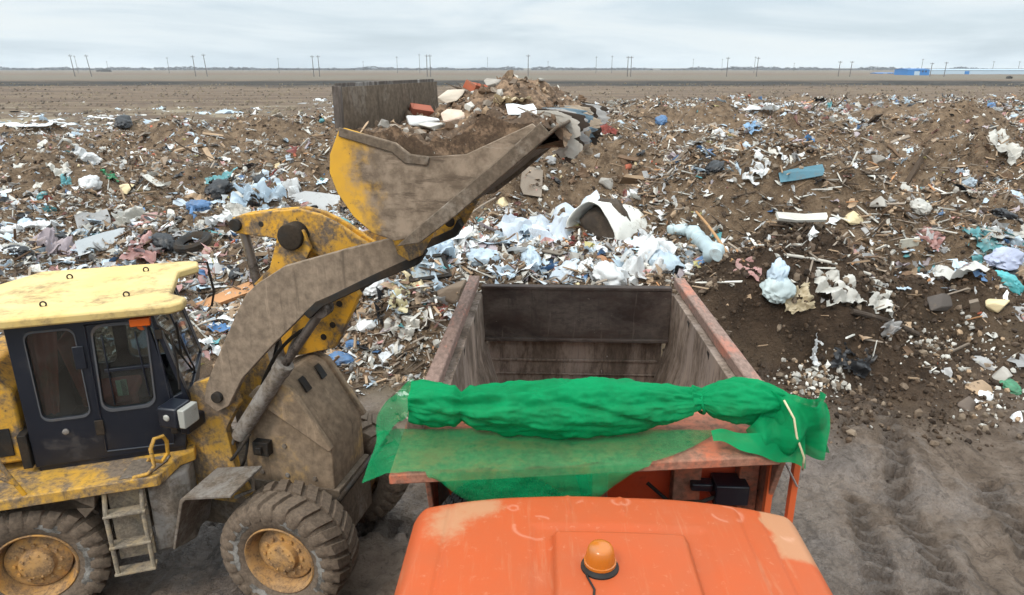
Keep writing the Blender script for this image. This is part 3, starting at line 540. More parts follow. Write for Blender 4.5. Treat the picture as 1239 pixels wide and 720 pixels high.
for (a, b, c_) in (((.95, -.30, 1.9), (1.25, -.42, 2.75), (1.75, -.40, 3.0)), ((1.0, -.26, 1.9), (1.4, -.36, 2.9), (1.45, -.3, 3.2)), ((.75, -.52, 1.45), (.95, -.75, 1.62), (1.0, -.50, 1.78)), ((1.0, .2, 2.2), (1.4, .3, 2.9), (1.8, .40, 2.95))):
    P = [Vector(a) * (1 - t) ** 2 + Vector(b) * 2 * t * (1 - t) + Vector(c_) * t * t for t in [i / 14 for i in range(15)]]; hoses.tube(P, .018, 8)
lp('hydraulic_hose', hoses, 'black', MF, bev=0)
for k, (a, b, c_) in enumerate((((.60, -.36, 1.35), (.95, -.62, 2.0), (1.12, -.40, 2.22)), ((.66, -.36, 1.2), (.98, -.55, 1.4), (.95, -.42, 1.95)), ((.55, -.34, 2.3), (.9, -.2, 2.9), (1.02, -.1, 2.7)), ((.5, .1, 2.2), (.95, .15, 2.8), (1.1, .12, 2.5)), ((1.3, -.2, 2.45), (1.5, -.3, 2.9), (1.75, -.4, 2.95)))):
    P = [Vector(a) * (1 - t) ** 2 + Vector(b) * 2 * t * (1 - t) + Vector(c_) * t * t for t in [i / 14 for i in range(15)]]; lp('hydraulic_hose', MB().tube(P, .016, 8), 'black' if k % 2 else 'steelgrey', MF, bev=0)
for l0, z0 in ((1.30, 1.25), (1.62, 1.25), (1.30, 1.6), (1.0, 1.25)): lp('bolt', MB().lathe([(0, .026), (-.02, .026), (-.02, .001)], (l0, -.36, z0), 'w', 6), 'steelgrey', MF, hso, bev=0)
lp('grease_block', MB().box((.98, -.46, 1.50), (1.16, -.365, 1.66)).box((1.02, -.5, 1.54), (1.1, -.46, 1.62)), 'black', MF, hso)
for s in (-1, 1):
    k = 1 if s < 0 else -1
    fe = MB().prism([(.60, 1.36), (1.14, 1.46), (1.14, 1.43), (.62, 1.325), (.58, 1.28), (.40, .70), (.37, .71), (.55, 1.31)], s * 1.12, s * .56)
    feo = lp('front_fender', fe, 'steelgrey', MF, bev=.008)
    if s < 0: lp('fender_stay', MB().tube([(1.05, -.62, 1.42), (1.1, -.7, 1.25), (.8, -.6, 1.05)], .02, 8), 'steelgrey', MF, feo, bev=0)
    else: pass
    hl = MB().box((.30, s * .94, 2.00), (.52, s * .70, 2.22)).box((.40, s * .78, 1.85), (.5, s * .5, 2.0))
    hlo = lp('headlight', hl, 'navy', MF, bev=.02)
    lp('lens', MB().box((.525, s * .93, 2.01), (.60, s * .71, 2.21)).lathe([(-.012 if s > 0 else .012, .03), (.0, .035), (-.02, .02)] if 0 else [(0, .04), (s * .02, .03), (s * .02, .001)], (.41, s * .94, 2.12), 'w', 16), 'chrome' if 0 else 'lamp', MF, hlo, bev=.02)
bh = MB().box((2.0, .3, .95), (2.05, 1.0, 1.0)); 
lp('tie_bar', MB().tube([(1.9, -.46, 1.05), (2.25, .1, 1.55)], .03, 8), 'black', MF)
# --- bucket
prof = [(2.585, 5.26), (2.60, 4.97), (2.50, 4.76), (2.485, 4.62), (2.54, 4.46), (2.66, 4.28), (2.82, 4.15), (3.0, 4.10), (3.2, 4.14), (3.5, 4.37), (3.85, 4.67), (4.19, 4.95)]
inn_ = [(2.61, 5.26), (2.625, 4.96), (2.53, 4.75), (2.515, 4.62), (2.57, 4.475), (2.68, 4.305), (2.83, 4.18), (3.0, 4.13), (3.19, 4.17), (3.48, 4.40), (3.83, 4.70), (4.19, 4.965)]
shell = MB(); npf = len(prof); ws = [-1.13, 1.13]
V = [(a, w, b) for w in ws for a, b in prof] + [(a, w, b) for w in ws for a, b in inn_]
f = [(i, i + 1, i + 1 + npf, i + npf) for i in range(npf - 1)] + [(i + 2 * npf, i + 3 * npf, i + 1 + 3 * npf, i + 1 + 2 * npf) for i in range(npf - 1)]
f += [(0, npf, 3 * npf, 2 * npf), (npf - 1, 3 * npf - 1, 4 * npf - 1, 2 * npf - 1)]
shell.add(V, f)
buck = lp('bucket', shell, 'steelmud', MF, bev=0, smooth=50)
side = [(2.60, 4.97), (3.05, 4.86), (3.16, 4.78), (3.32, 4.765), (3.6, 4.79), (4.10, 5.02), (4.19, 4.95)] + list(reversed(prof[2:-1]))
for s in (-1, 1):
    sp = MB().prism(side, s * 1.13, s * 1.16); M_ = 'bucketside'
    m = paint('bucket side rubbed to mud', (.62, .33, .03), .6, 0, .22, (.21, .16, .115), 2.6, second=YEL2, chips=(.05, .04, .03))
    nn = m.node_tree; b_ = [q for q in nn.nodes if q.type == 'BSDF_PRINCIPLED'][0]
    src = b_.inputs['Base Color'].links[0].from_socket; ge = nn.nodes.new('ShaderNodeNewGeometry'); sx = nn.nodes.new('ShaderNodeSeparateXYZ'); nn.links.new(ge.outputs['Position'], sx.inputs[0])
    nz = noisen(nn, 2.0, 7, .7); a_ = N(nn, 'ShaderNodeMath', operation='MULTIPLY_ADD'); nn.links.new(nz, a_.inputs[0]); a_.inputs[1].default_value = .95; nn.links.new(sx.outputs[0], a_.inputs[2])
    n2 = noisen(nn, 5, 8, .7); mpp = nn.nodes.new('ShaderNodeMapping'); mpp.inputs['Rotation'].default_value = (0, R(-48), 0); mpp.inputs['Scale'].default_value = (.22, 1, 1.6); nn.links.new(ge.outputs['Position'], mpp.inputs[0]); n3 = noisen(nn, 7, 7, .7, mpp.outputs[0])
    mc = mixc(nn, ramp(nn, n2, .38, .62), (.26, .195, .14), (.135, .098, .068)); mc = mixc(nn, ramp(nn, n3, .5, .66, 0, .85), mc, (.072, .05, .034)); mc = mixc(nn, ramp(nn, n3, .40, .30, 0, .6), mc, (.33, .27, .205))
    nn.links.new(mixc(nn, ramp(nn, a_.outputs[0], -.80, -.56), src, mc), b_.inputs['Base Color'])
    M[M_ + str(s)] = m
    so_ = lp('side_plate', sp, M_ + str(s), MF, buck, bev=.006)
    lp('side_edge', MB().prism([(3.02, 4.06), (3.22, 4.10), (3.52, 4.33), (3.87, 4.63), (4.24, 4.95), (4.16, 5.03), (3.83, 4.74), (3.48, 4.45), (3.2, 4.22)], s * 1.162, s * 1.185), 'steelmud', MF, buck)
    lp('wear_strip', MB().prism([(2.60, 4.97), (3.05, 4.86), (3.16, 4.78), (3.32, 4.765), (3.3, 4.70), (3.12, 4.71), (3.02, 4.79), (2.59, 4.90)], s * 1.162, s * 1.178), 'steelmud', MF, buck)
    lp('bucket_ear', MB().prism([(2.70, 4.22), (3.2, 4.14), (3.04, 3.86), (2.92, 3.80), (2.82, 3.86)], s * .68, s * .64), 'yellow', MF, buck)
lp('cutting_edge', MB().prism([(3.85, 4.66), (3.87, 4.63), (4.3, 5.0), (4.29, 5.02)], -1.17, 1.17), 'steelmud', MF, buck)
lp('spill_guard', MB().box((2.57, -1.13, 4.98), (2.582, 1.13, 5.29)).box((2.56, -1.16, 4.96), (2.63, -1.13, 5.27)), 'guard', MF, buck, bev=.003)

# ------------------------------------------------------------------ dump lorry (x right, y towards its tail, z up)
TO = Vector((.59, 4.4, 0)); MT = Matrix.Translation(TO) @ Matrix.Rotation(R(-2.3), 4, 'Z')
T = empty('dump_truck', TO, 'orange dump lorry with an empty rusty box, seen over its cab roof', 'dump truck')
def tpp(name, mb, mat, parent=None, **k): return mb.build(name, M[mat], T, MT, parent=parent, **k)
# cab
NX, NY = 190, 170; YF = -2.75
def roofz(x, y):
    ax = abs(x) / 1.155; rear = -.60 - .10 * abs(x / 1.1) ** 3
    ez = .050 * (1 - ax ** 2) - .085 * max(0, ax - .92) ** 2 / .0064
    d = (rear - y); ez -= .09 * max(0, 1 - d / .10) ** 2
    z = 2.845 + ez
    hx = float(sst(-.335, -.295, x) * (1 - sst(.405, .445, x))); hy = float(1 - sst(-1.085, -1.045, y)); z += .045 * hx * hy
    tr = float(sst(-.46, -.40, x) * (1 - sst(.52, .58, x))) * float(1 - sst(-1.0, -.94, y)); z -= .014 * tr * (1 - hx * hy)
    for xg in (-.93, .80, .93): z -= .012 * math.exp(-((x - xg) / .014) ** 2) * float(sst(0.04, .12, d))
    for xr in (-.22, .10): z += .010 * math.exp(-((x - xr) / .012) ** 2) * float(sst(.05, .08, d) * (1 - sst(.22, .27, d)))
    z += .003 * mn.noise((x * 3, y * 3, 0))
    return z
cabm = MB()
def rgrid(u, v):
    x = (u - .5) * 2.31; ax = abs(x) / 1.155; rear = -.60 - .10 * abs(x / 1.1) ** 3 - .05 * max(0, (ax - .95) / .05) ** 2
    y = rear + (YF + .1 - rear) * v; return (x, y, roofz(x, y))
cabm.grid(rgrid, NX, NY)
ro_ = cabm.build('roof_tmp', M['roof'], T, MT, bev=0, smooth=60); ro_.name = 'cab_roof'
vs = np.array([(MT.inverted() @ (q.co + T.location)) for q in ro_.data.vertices]); x, y = vs[:, 0], vs[:, 1]
wear = .75 * np.exp(-(((x + .93) / .16) ** 2 + ((y + .92) / .22) ** 2)) + .8 * np.exp(-(((x + .72) / .13) ** 2 + ((y + .78) / .10) ** 2)) + .85 * (sst(.89, .95, x + .03 * pn(x * 9, y * 9, 35)) * sst(-1.26, -1.08, y + .08 * pn(x * 6, y * 6, 36)))
scr = np.zeros_like(x)
for sx_, sy_, r_ in ((-.42, -.98, .12), (.72, -.80, .09), (1.02, -.98, .03), (-.55, -.80, .03), (-.85, -.83, .035), (.1, -.72, .05), (-.12, -.76, .04)):
    d_ = np.hypot(x - sx_, (y - sy_) * 1.2); scr = np.maximum(scr, .55 * np.exp(-((d_ - r_) / .012) ** 2) * (pn(x * 9, y * 9, 31) > -.05))
scr = np.maximum(scr, .5 * np.exp(-((vs[:, 0] - 1.02) ** 2 + (y + 1.0) ** 2) / .0009))
ro_.data.attributes.remove(ro_.data.attributes['Col']); pcol(ro_.data, np.stack([wear, scr, 0 * x], -1))
cb = MB()
def sec(z, x, y0, y1, r=.12, k=5):
    P = []
    for cx, cy, a0 in ((x - r, y1 - r, 0), (-x + r, y1 - r, 90), (-x + r, y0 + r, 180), (x - r, y0 + r, 270)):
        for i in range(k + 1):
            a = R(a0 + 90 * i / k); P.append((cx + r * math.cos(a), cy + r * math.sin(a), z))
    return P
secs = [sec(.95, 1.2, -2.85, -.75), sec(1.75, 1.24, -2.88, -.72), sec(2.05, 1.22, -2.84, -.70), sec(2.70, 1.145, -2.70, -.70), sec(2.79, 1.12, -2.62, -.73, .1)]
k = len(secs[0]); V = [q for s_ in secs for q in s_]
cb.add(V, [(i * k + j, i * k + (j + 1) % k, (i + 1) * k + (j + 1) % k, (i + 1) * k + j) for i in range(4) for j in range(k)] + [tuple(range(k - 1, -1, -1)), tuple(4 * k + j for j in range(k))])
cabt = tpp('cab', cb, 'orange', bev=0); ro_.parent = cabt
for s in (-1, 1):
    tpp('side_window', MB().add([(s * 1.222, -2.55, 2.1), (s * 1.222, -1.5, 2.1), (s * 1.165, -1.55, 2.62), (s * 1.165, -2.4, 2.62)], [(0, 1, 2, 3)]), 'glass', cabt, bev=0)
    tpp('door', MB().tube([(s * 1.245, -2.6, 1.0), (s * 1.25, -2.62, 1.75), (s * 1.17, -2.45, 2.68), (s * 1.17, -1.42, 2.68), (s * 1.25, -1.4, 1.75), (s * 1.235, -1.4, 1.0), (s * 1.245, -2.6, 1.0)], .010, 6), 'orangeworn', cabt, bev=0)
    tpp('mirror', MB().tube([(s * 1.22, -2.6, 2.3), (s * 1.5, -2.7, 2.3), (s * 1.5, -2.7, 1.9)], .014, 8).box((s * 1.5 - .1, -2.72, 1.85), (s * 1.5 + .1, -2.67, 2.25)), 'black', cabt)
    tpp('headlight', MB().lathe([(0, .1), (-.04, .095), (-.05, .001)], (s * .85, -2.98, .85), 'w', 24), 'lamp', bev=0)
    tpp('mudguard', MB().prism([(-2.75, .95), (-2.6, 1.2), (-1.6, 1.2), (-1.3, .95), (-1.25, .98), (-1.55, 1.25), (-2.65, 1.25), (-2.8, .98)], 0, .35, 'wz') if 0 else MB().box((s * 1.2 - .02, -2.75, .9), (s * 1.2 + .02, -1.3, 1.0)), 'black', bev=.004)
tpp('windscreen', MB().add([(-1.05, -2.865, 2.08), (1.05, -2.865, 2.08), (1.0, -2.72, 2.66), (-1.0, -2.72, 2.66)], [(0, 1, 2, 3)]), 'glass', cabt, bev=0)
tpp('bumper', MB().box((-1.2, -3.0, .55), (1.2, -2.8, 1.0)), 'orangeworn')
bz = roofz(-.08, -1.38)
bc = MB().lathe([(-.01, .098), (.010, .098), (.020, .088), (.027, .08), (.027, .001)], (-.08, -1.38, bz), 'z', 40)
bo_ = tpp('beacon', bc, 'black', bev=0)
tpp('beacon_lens', MB().lathe([(.027, .074), (.03, .083), (.044, .083), (.046, .077), (.08, .074), (.115, .066), (.130, .057), (.137, .040), (.139, .001)], (-.08, -1.38, bz), 'z', 40), 'amber', bo_, bev=0)
tpp('cable', MB().tube([(-.16, -1.38, roofz(-.16, -1.38) + .006), (-.15, -1.46, roofz(-.15, -1.46) + .006), (-.12, -1.55, roofz(-.12, -1.55) + .006), (-.14, -1.7, roofz(-.14, -1.7) + .006)], .006, 6), 'black', bo_, bev=0)
# box
box = MB()
for s in (-1, 1):
    def X(xo, y): return s * (xo - .025 * max(0, y)) + .02
    P = lambda y: [(X(1.30, y), y, 2.98), (X(1.20, y), y, 1.55), (X(.86, y), y, 1.50), (X(.90, y), y, 1.60), (X(1.12, y), y, 2.42), (X(1.15, y), y, 2.98)]
    yy = [.18, .8, 1.6, 2.4, 3.15]; V = [q for y in yy for q in P(y)]
    box.add(V, [(i * 6 + j, i * 6 + (j + 1) % 6, (i + 1) * 6 + (j + 1) % 6, (i + 1) * 6 + j) for i in range(4) for j in range(6)] + [(5, 4, 3, 2, 1, 0), (24, 25, 26, 27, 28, 29)])
box.box((-.86, .2, 1.52), (.9, 3.3, 1.60))
bx = tpp('dump_box', box, 'rust', bev=.006)
for s in (-1, 1):
    X = lambda xo, y: s * (xo - .025 * max(0, y)) + .02
    rim = MB(); V = []
    for y in (-.12, 1.2, 2.4, 3.45):
        V += [(X(1.335, y), y, 2.985), (X(1.335, y), y, 3.09), (X(1.215, y), y, 3.09), (X(1.215, y), y, 2.985)]
    rim.add(V, [(i * 4 + j, i * 4 + (j + 1) % 4, (i + 1) * 4 + (j + 1) % 4, (i + 1) * 4 + j) for i in range(3) for j in range(4)] + [(3, 2, 1, 0), (12, 13, 14, 15)])
    ri = tpp('rim', rim, 'rimpink', bx, bev=.012)
    rb = MB()
    for y in (.45, 1.2, 1.95, 2.7): rb.add([(X(1.305, y), y - .06, 2.98), (X(1.305, y), y + .06, 2.98), (X(1.21, y), y + .06, 1.56), (X(1.21, y), y - .06, 1.56), (X(1.36, y), y - .05, 2.98), (X(1.36, y), y + .05, 2.98), (X(1.27, y), y + .05, 1.56), (X(1.27, y), y - .05, 1.56)], [(0, 1, 2, 3), (4, 7, 6, 5), (0, 4, 5, 1), (3, 2, 6, 7), (0, 3, 7, 4), (1, 5, 6, 2)])
    tpp('side_rib', rb, 'orangeworn', bx)
    sk_ = MB()
    for y in (.62, 1.55, 2.35): sk_.box((X(1.152, y) - .006, y - .045, 2.66), (X(1.152, y) + .006, y + .045, 2.95))
    tpp('stake_pocket_shade', sk_, 'black', bx, bev=0)  # black plates on the wall stand in for shade inside the pockets
    stn = MB().box((X(1.12, 3.1) - .06, 3.12, 2.40), (X(1.12, 3.1) + .06, 3.2, 2.98))
    tpp('corner_post', stn, 'rust', bx)
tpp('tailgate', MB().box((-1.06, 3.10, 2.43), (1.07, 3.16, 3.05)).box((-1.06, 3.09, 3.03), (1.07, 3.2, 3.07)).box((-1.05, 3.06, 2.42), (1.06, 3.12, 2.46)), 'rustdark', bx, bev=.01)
tpp('lower_panel', MB().box((-1.0, 3.22, 1.6), (1.02, 3.27, 2.5)).box((-.95, 3.20, 2.12), (.97, 3.22, 2.15)).box((-.95, 3.20, 1.95), (.97, 3.22, 1.97)), 'rust', bx, bev=.006)
hb = MB().box((-1.16, .18, 1.5), (1.2, .24, 3.0))
hbo = tpp('headboard', hb, 'orangered', bx)
rbs = MB()
for x0, w_ in ((-.95, .07), (-.45, .06), (.05, .06), (.68, .10), (1.12, .07)): rbs.box((x0 - w_, .06, 1.5), (x0 + w_, .18, 2.96))
rbs.box((-1.16, .02, 2.0), (1.2, .16, 2.14)); tpp('headboard_rib', rbs, 'orangeworn', bx)
for xo in (-1.18, 1.22): tpp('side_gusset', MB().add([(xo + q, yy_, zz_) for q in (-.02, .02) for yy_, zz_ in ((.2, 1.5), (-.02, 2.3), (-.3, 3.0), (.2, 3.0))], [(0, 1, 2, 3), (7, 6, 5, 4), (0, 4, 5, 1), (1, 5, 6, 2), (2, 6, 7, 3), (3, 7, 4, 0)]), 'orangeworn', bx)
vz = MB().add([(-1.335, .2, 3.04), (1.34, .2, 3.10), (1.14, -.42, 3.05), (-1.33, -.66, 3.0), (-1.335, .2, 3.00), (1.34, .2, 3.06), (1.14, -.42, 2.985), (-1.33, -.66, 2.93)], [(0, 3, 2, 1), (4, 5, 6, 7), (0, 1, 5, 4), (1, 2, 6, 5), (2, 3, 7, 6), (3, 0, 4, 7)])
tpp('visor', vz, 'orangeworn', bx, bev=.01)
ld = MB()
for x0 in (1.21, 1.375): ld.box((x0 - .022, -.13, 1.2), (x0 + .022, -.07, 2.97))
for z in (1.5, 1.9, 2.3): ld.box((1.22, -.12, z), (1.37, -.08, z + .03))
ldo = tpp('side_ladder', ld, 'orange', bx, bev=.004)
tpp('stay', MB().tube([(1.23, -.16, 2.93), (1.38, -.15, 2.66)], .008, 6), 'chrome', ldo, bev=0)
# chassis, spare wheel and what shows in the gap behind the cab
tpp('chassis', MB().box((-.45, -2.7, .75), (-.33, 3.0, 1.0)).box((.35, -2.7, .75), (.47, 3.0, 1.0)).box((-.45, -.5, .8), (.47, -.35, 1.0)).box((-.6, .2, 1.0), (.6, 3.2, 1.45)), 'black')
sp_ = MB()
sp_.lathe([(-.13, .30), (-.15, .36), (-.155, .45), (-.13, .51), (-.10, .525), (.10, .525), (.13, .51), (.155, .45), (.15, .36), (.13, .30)], (-.62, -.22, 2.14), 'w', 64, False)
for j in range(60):
    for i, w0 in enumerate((-.09, -.03, .03, .09)):
        a = 2 * math.pi * (j + .5 * (i % 2)) / 60; rm = Matrix.Rotation(-a, 3, 'Y')
        sp_.add([rm @ Vector((dx, dy + w0, dz)) + Vector((-.62, -.22, 2.14)) for dz in (.51, .545) for dx, dy in ((-.021, -.024), (.021, -.024), (.021, .024), (-.021, .024))], [(0, 3, 2, 1), (4, 5, 6, 7), (0, 1, 5, 4), (1, 2, 6, 5), (2, 3, 7, 6), (3, 0, 4, 7)])
M['sparetyre'] = paint('dusty spare tyre', (.04, .038, .036), .85, 0, .35, (.12, .1, .085), 5.)
spo = tpp('spare_wheel', sp_, 'sparetyre', bev=0, smooth=30); tpp('rim', MB().lathe([(-.1, .30), (-.02, .26), (.0, .10), (.02, .001)], (-.62, -.22, 2.14), 'w', 32), 'rim', spo, bev=0)
tpp('air_intake', MB().lathe([(0, .16), (.5, .13), (.95, .09), (1.0, .06), (1.0, .001)], (.47, -.12, 1.4), 'z', 24), 'steelgrey', bev=.01)
tpp('battery_box', MB().box((.86, -.05, 2.42), (1.10, .14, 2.58)).box((.70, .0, 2.50), (.86, .1, 2.56)), 'navy', bev=.012)
tpp('air_hose', MB().tube([(.4, .1, 2.5), (.55, -.02, 2.42), (.78, -.03, 2.44), (.95, 0, 2.5)], .014, 8).tube([(.9, .1, 2.42), (.92, -.02, 2.25), (.85, -.05, 2.0)], .03, 8).tube([(-.1, .1, 2.6), (0, -.1, 2.3), (.1, -.1, 1.9)], .04, 8), 'black', bev=0)
def truck_wheel(x, y, dual):
    c = (x, y, .52); s = 1 if x > 0 else -1
    h = MB().lathe([(s * -.1, .2), (s * .1, .2), (s * .13, .1), (s * .13, .001)], c, 'l', 24); ho = tpp('wheel', h, 'orangeworn', bev=.004)
    t = MB()
    for o_ in ((0, -.3 * s) if dual else (0,)): t.lathe([(o_ - .12, .27), (o_ - .145, .36), (o_ - .14, .47), (o_ - .11, .515), (o_ + .11, .515), (o_ + .14, .47), (o_ + .145, .36), (o_ + .12, .27)], c, 'l', 48, False)
    tpp('tyre', t, 'tyre', ho, bev=0); tpp('rim', MB().lathe([(s * -.1, .29), (s * .02, .24), (s * .05, .21), (s * .12, .28)], c, 'l', 36, False), 'orangeworn', ho, bev=0)
for s in (-1, 1):
    truck_wheel(s * 1.02, -2.05, False); truck_wheel(s * 1.04, .95, True); truck_wheel(s * 1.04, 2.25, True)
# ------------------------------------------------------------------ green mesh cover bundled over the front of the box
G = empty('mesh_cover', TO + Vector((-.1, -.1, 3.1)), 'green mesh cover bundled in a roll over the front edge of the lorry box', 'mesh cover')
def gp(name, mb, mat, **k): return mb.build(name, M[mat], G, MT, bev=0, smooth=180, **k)
def nz(p, f, o=0): return mn.fractal((p[0] * f + o, p[1] * f, p[2] * f), .9, 2, 4)
def rollr(x):
    r = np.interp(x, [-1.26, -1.2, -1.05, -.96, -.915, -.86, -.6, -.2, .2, .45, .6, .665, .74, .88, 1.02, 1.12, 1.2], [.125, .14, .145, .125, .088, .13, .165, .175, .165, .125, .085, .052, .105, .15, .145, .12, .09])
    return float(r)
def rollf(u, v):
    x = -1.26 + 2.46 * u; r = rollr(x); a = 2 * math.pi * v
    cz = 3.275 + .02 * math.sin(x * 2.1) + (.02 if x > .6 else 0); cy = -.20 + .03 * math.sin(x * 3)
    fold = .035 * math.sin(a * 2 + x * 3.2 + 1.2 * mn.noise((x * 2, 0, 3))) + .022 * math.sin(a * 5 - x * 7) - .12 * (max(0, math.sin(a * 1.5 + x * 2.6 + .8 * mn.noise((x * 3, a, 0)))) ** 14) - .09 * (max(0, math.sin(a * 2 - x * 4.2 + 2)) ** 20)
    pin = min(abs(x + .915), abs(x - .665)); fold += .10 * math.exp(-(pin / .08) ** 2) * math.sin(a * 9) * r / .1 * .5
    cr = (1 - min(1, abs(mn.noise((x * 1.5 + .35 * math.sin(a), math.cos(a) * 1.2, math.sin(a) * 1.2))) * 5)) ** 2 + .7 * (1 - min(1, abs(mn.noise((x * 2.8 + 9 - .9 * math.sin(a + .6), math.cos(a) * 1.6, math.sin(a) * 1.6))) * 5)) ** 2
    rr_ = r * 1.05 * (1 + fold * 1.7) - .007 * cr + .034 * nz((x * 1.0, math.cos(a), math.sin(a)), 1.3) + .013 * nz((x, math.cos(a) * .3, math.sin(a) * .3), 9, 5)
    return (x, cy + rr_ * 1.05 * math.cos(a), cz + rr_ * .98 * math.sin(a))
rl = MB().grid(rollf, 420, 110)
for e, x in ((0, -1.26), (1, 1.2)):
    rl.grid(lambda u, v: tuple(np.array((x + (-1 if e == 0 else 1) * -.02 * math.cos(u * 14) * (1 - u), -.20, 3.275)) * (1 - u) + np.array(rollf(e, v)) * u) if u < 1 else rollf(e, v), 10, 72)
gp('rolled_bundle', rl, 'netroll')
def visz(x, y):
    u_ = (x + 1.335) / 2.6; yf = -.66 + .24 * u_; t = (y - .2) / (yf - .2)
    return (3.04 + .06 * u_) * (1 - t) + (3.0 + .05 * u_) * t
def sheetf(u, v):
    x = -1.49 + 2.36 * u
    yf = -.66 + .24 * (x + 1.335) / 2.5
    hang = .36 * float(sst(-1.18, -.62, x) * (1 - sst(-.32, .42, x))) - .02
    full = 1 - float(sst(.30, .87, x))            # on the right the sheet runs back up to the roll
    y0 = -.24; L1 = (y0 - yf + .012) * (full if x > .3 else 1)
    tot = L1 + max(hang, .0); d = v * tot
    wr = .012 * nz((x * 1.2, d * 2, 0), 3.2) + .006 * math.sin(x * 20 + d * 9) * (.3 + .7 * min(1, abs(mn.noise((x, d, 2)) * 2)))
    if d <= L1:
        y = y0 - d; z = visz(x, y) + .022 + abs(wr) + .05 * max(0, 1 - d / .12) ** 2
    else:
        q = (d - L1) / max(hang, .02); y = yf - .012 - .05 * math.sin(q * 2.2) + wr * 1.5; z = visz(x, yf) + .02 - (d - L1) * .97
    if x < -1.34:                                  # wraps past the end of the visor
        k_ = (-1.34 - x) / .15; z -= .04 * k_ * v + .02 * k_; y += .04 * k_ * math.sin(v * 6)
    return (x, y, z)
gp('hanging_sheet', MB().grid(sheetf, 230, 60), 'netsheet')
def leftf(u, v):      # flap from the left end of the roll down round the end of the visor
    a = Vector((-1.25, -.10 - .25 * v, 3.40 - .12 * v)); b = Vector((-1.50 - .02 * math.sin(v * 5), .02 - .34 * v, 3.12 - .17 * v)); p = a.lerp(b, u)
    p.z += .05 * math.sin(u * math.pi) - .03 * math.sin(v * 7 + u * 3); p.y += .03 * math.sin(u * 9 + v * 4); p += Vector((.01, .01, .01)) * nz(p, 5)
    return tuple(p)
gp('end_flap', MB().grid(leftf, 40, 40), 'netsheet')
def tailf(off, sh):
    def fn(u, v):
        x = .98 + (.47 + sh) * u
        top = np.interp(u, [0, .2, .55, .8, 1], [3.40, 3.43, 3.39, 3.41, 3.34]); bot = np.interp(u, [0, .25, .45, .75, .9, 1], [3.14, 3.06, 3.0, 2.97, 2.99, 3.02])
        z = top + (bot - top) * v
        y = -.32 + off + .07 * math.sin(u * 7.5 + v * 2.5 + sh * 9) + .04 * math.sin(u * 15 - v * 4) - .05 * math.sin(v * math.pi) + .03 * nz((x, 0, z), 4, off * 9)
        return (x + .03 * math.sin(v * 5 + off * 20), y, z)
    return fn
gp('loose_tail', MB().grid(tailf(0, .0), 60, 50).grid(tailf(.10, .02), 50, 40).grid(lambda u, v: (.70 + .60 * u, -.36 - .08 * v + .02 * math.sin(u * 9), 3.19 - .02 * u - v * (.03 + .17 * u) + .01 * math.sin(u * 16)), 40, 14), 'netroll')
gp('strap', MB().tube([(1.13, -.37, 3.42), (1.18, -.44, 3.33), (1.2, -.47, 3.22), (1.26, -.48, 3.08), (1.27, -.46, 2.98)], .007, 6), 'rope')
rr0 = rollr(.665) + .004
gp('tie', MB().tube([(.665 + .012 * math.sin(a * 2), -.20 + rr0 * 1.05 * math.cos(a), 3.295 + rr0 * math.sin(a)) for a in [2 * math.pi * i / 24 for i in range(25)]], .012, 6), 'netroll')
# ------------------------------------------------------------------ rubbish: kinds of piece
WHITE = (.74, .74, .73); OFFW = (.58, .55, .49); PALEB = (.52, .62, .70); GREY = (.34, .33, .32); BLACK = (.02, .02, .022); TEAL = (.12, .34, .36); BLUE = (.09, .19, .36)
PINK = (.50, .27, .24); TAN = (.36, .25, .16); BROWN = (.15, .095, .06); GRWOOD = (.26, .21, .165); DKWOOD = (.085, .06, .042); ORBR = (.45, .23, .11); RED = (.26, .075, .06); YELLOW = (.48, .42, .16); GREEN = (.06, .24, .12); CREAM = (.68, .55, .33); STONE = (.36, .33, .29); MAUVE = (.36, .30, .31)
CN = {WHITE: 'white', OFFW: 'dirty white', PALEB: 'pale blue', GREY: 'grey', BLACK: 'black', TEAL: 'teal', BLUE: 'blue', PINK: 'pinkish', TAN: 'tan', BROWN: 'brown', GRWOOD: 'weathered grey', DKWOOD: 'dark brown', ORBR: 'orange brown', RED: 'red', YELLOW: 'yellow', GREEN: 'green', CREAM: 'cream', STONE: 'stone grey', MAUVE: 'mauve grey'}
def finish(name, bm, mat, smooth=False, sharp=None):
    me = bpy.data.meshes.new(name); bm.normal_update(); bm.to_mesh(me); bm.free(); me.materials.append(M[mat])
    me.polygons.foreach_set('use_smooth', [smooth] * len(me.polygons))
    if sharp: me.set_sharp_from_angle(angle=R(sharp))
    nvt = len(me.vertices); cc = np.array([q.co[:] for q in me.vertices]); tone = .86 + .22 * pn(cc[:, 0] * 3, cc[:, 1] * 3 + cc[:, 2] * 2, 41); pcol(me, np.clip(np.stack([tone] * 3, -1), .3, 1.1)); return me
def k_bag(s):
    bm = bmesh.new(); bmesh.ops.create_icosphere(bm, subdivisions=4, radius=.5); o = s * 7.3
    for v in bm.verts:
        p = v.co.copy(); q = p * 2.2 + Vector((o, 0, 0)); d = (mn.turbulence(q, 4, True) - .55) * .30 + (abs(mn.noise(p * 5.5 + Vector((0, o, 0)))) - .2) * .20 + (abs(mn.noise(p * 13 + Vector((0, o, 3)))) - .2) * .06
        v.co = p * (1 + d * 1.3); v.co.x *= 1.08; v.co.y *= .75 + .2 * math.sin(s * 2.1); v.co.z = v.co.z * (.58 + .12 * math.sin(s * 1.3)); v.co.z = max(v.co.z, -.16) + .12
    return finish('plastic_bag', bm, 'plastic', True, 50)
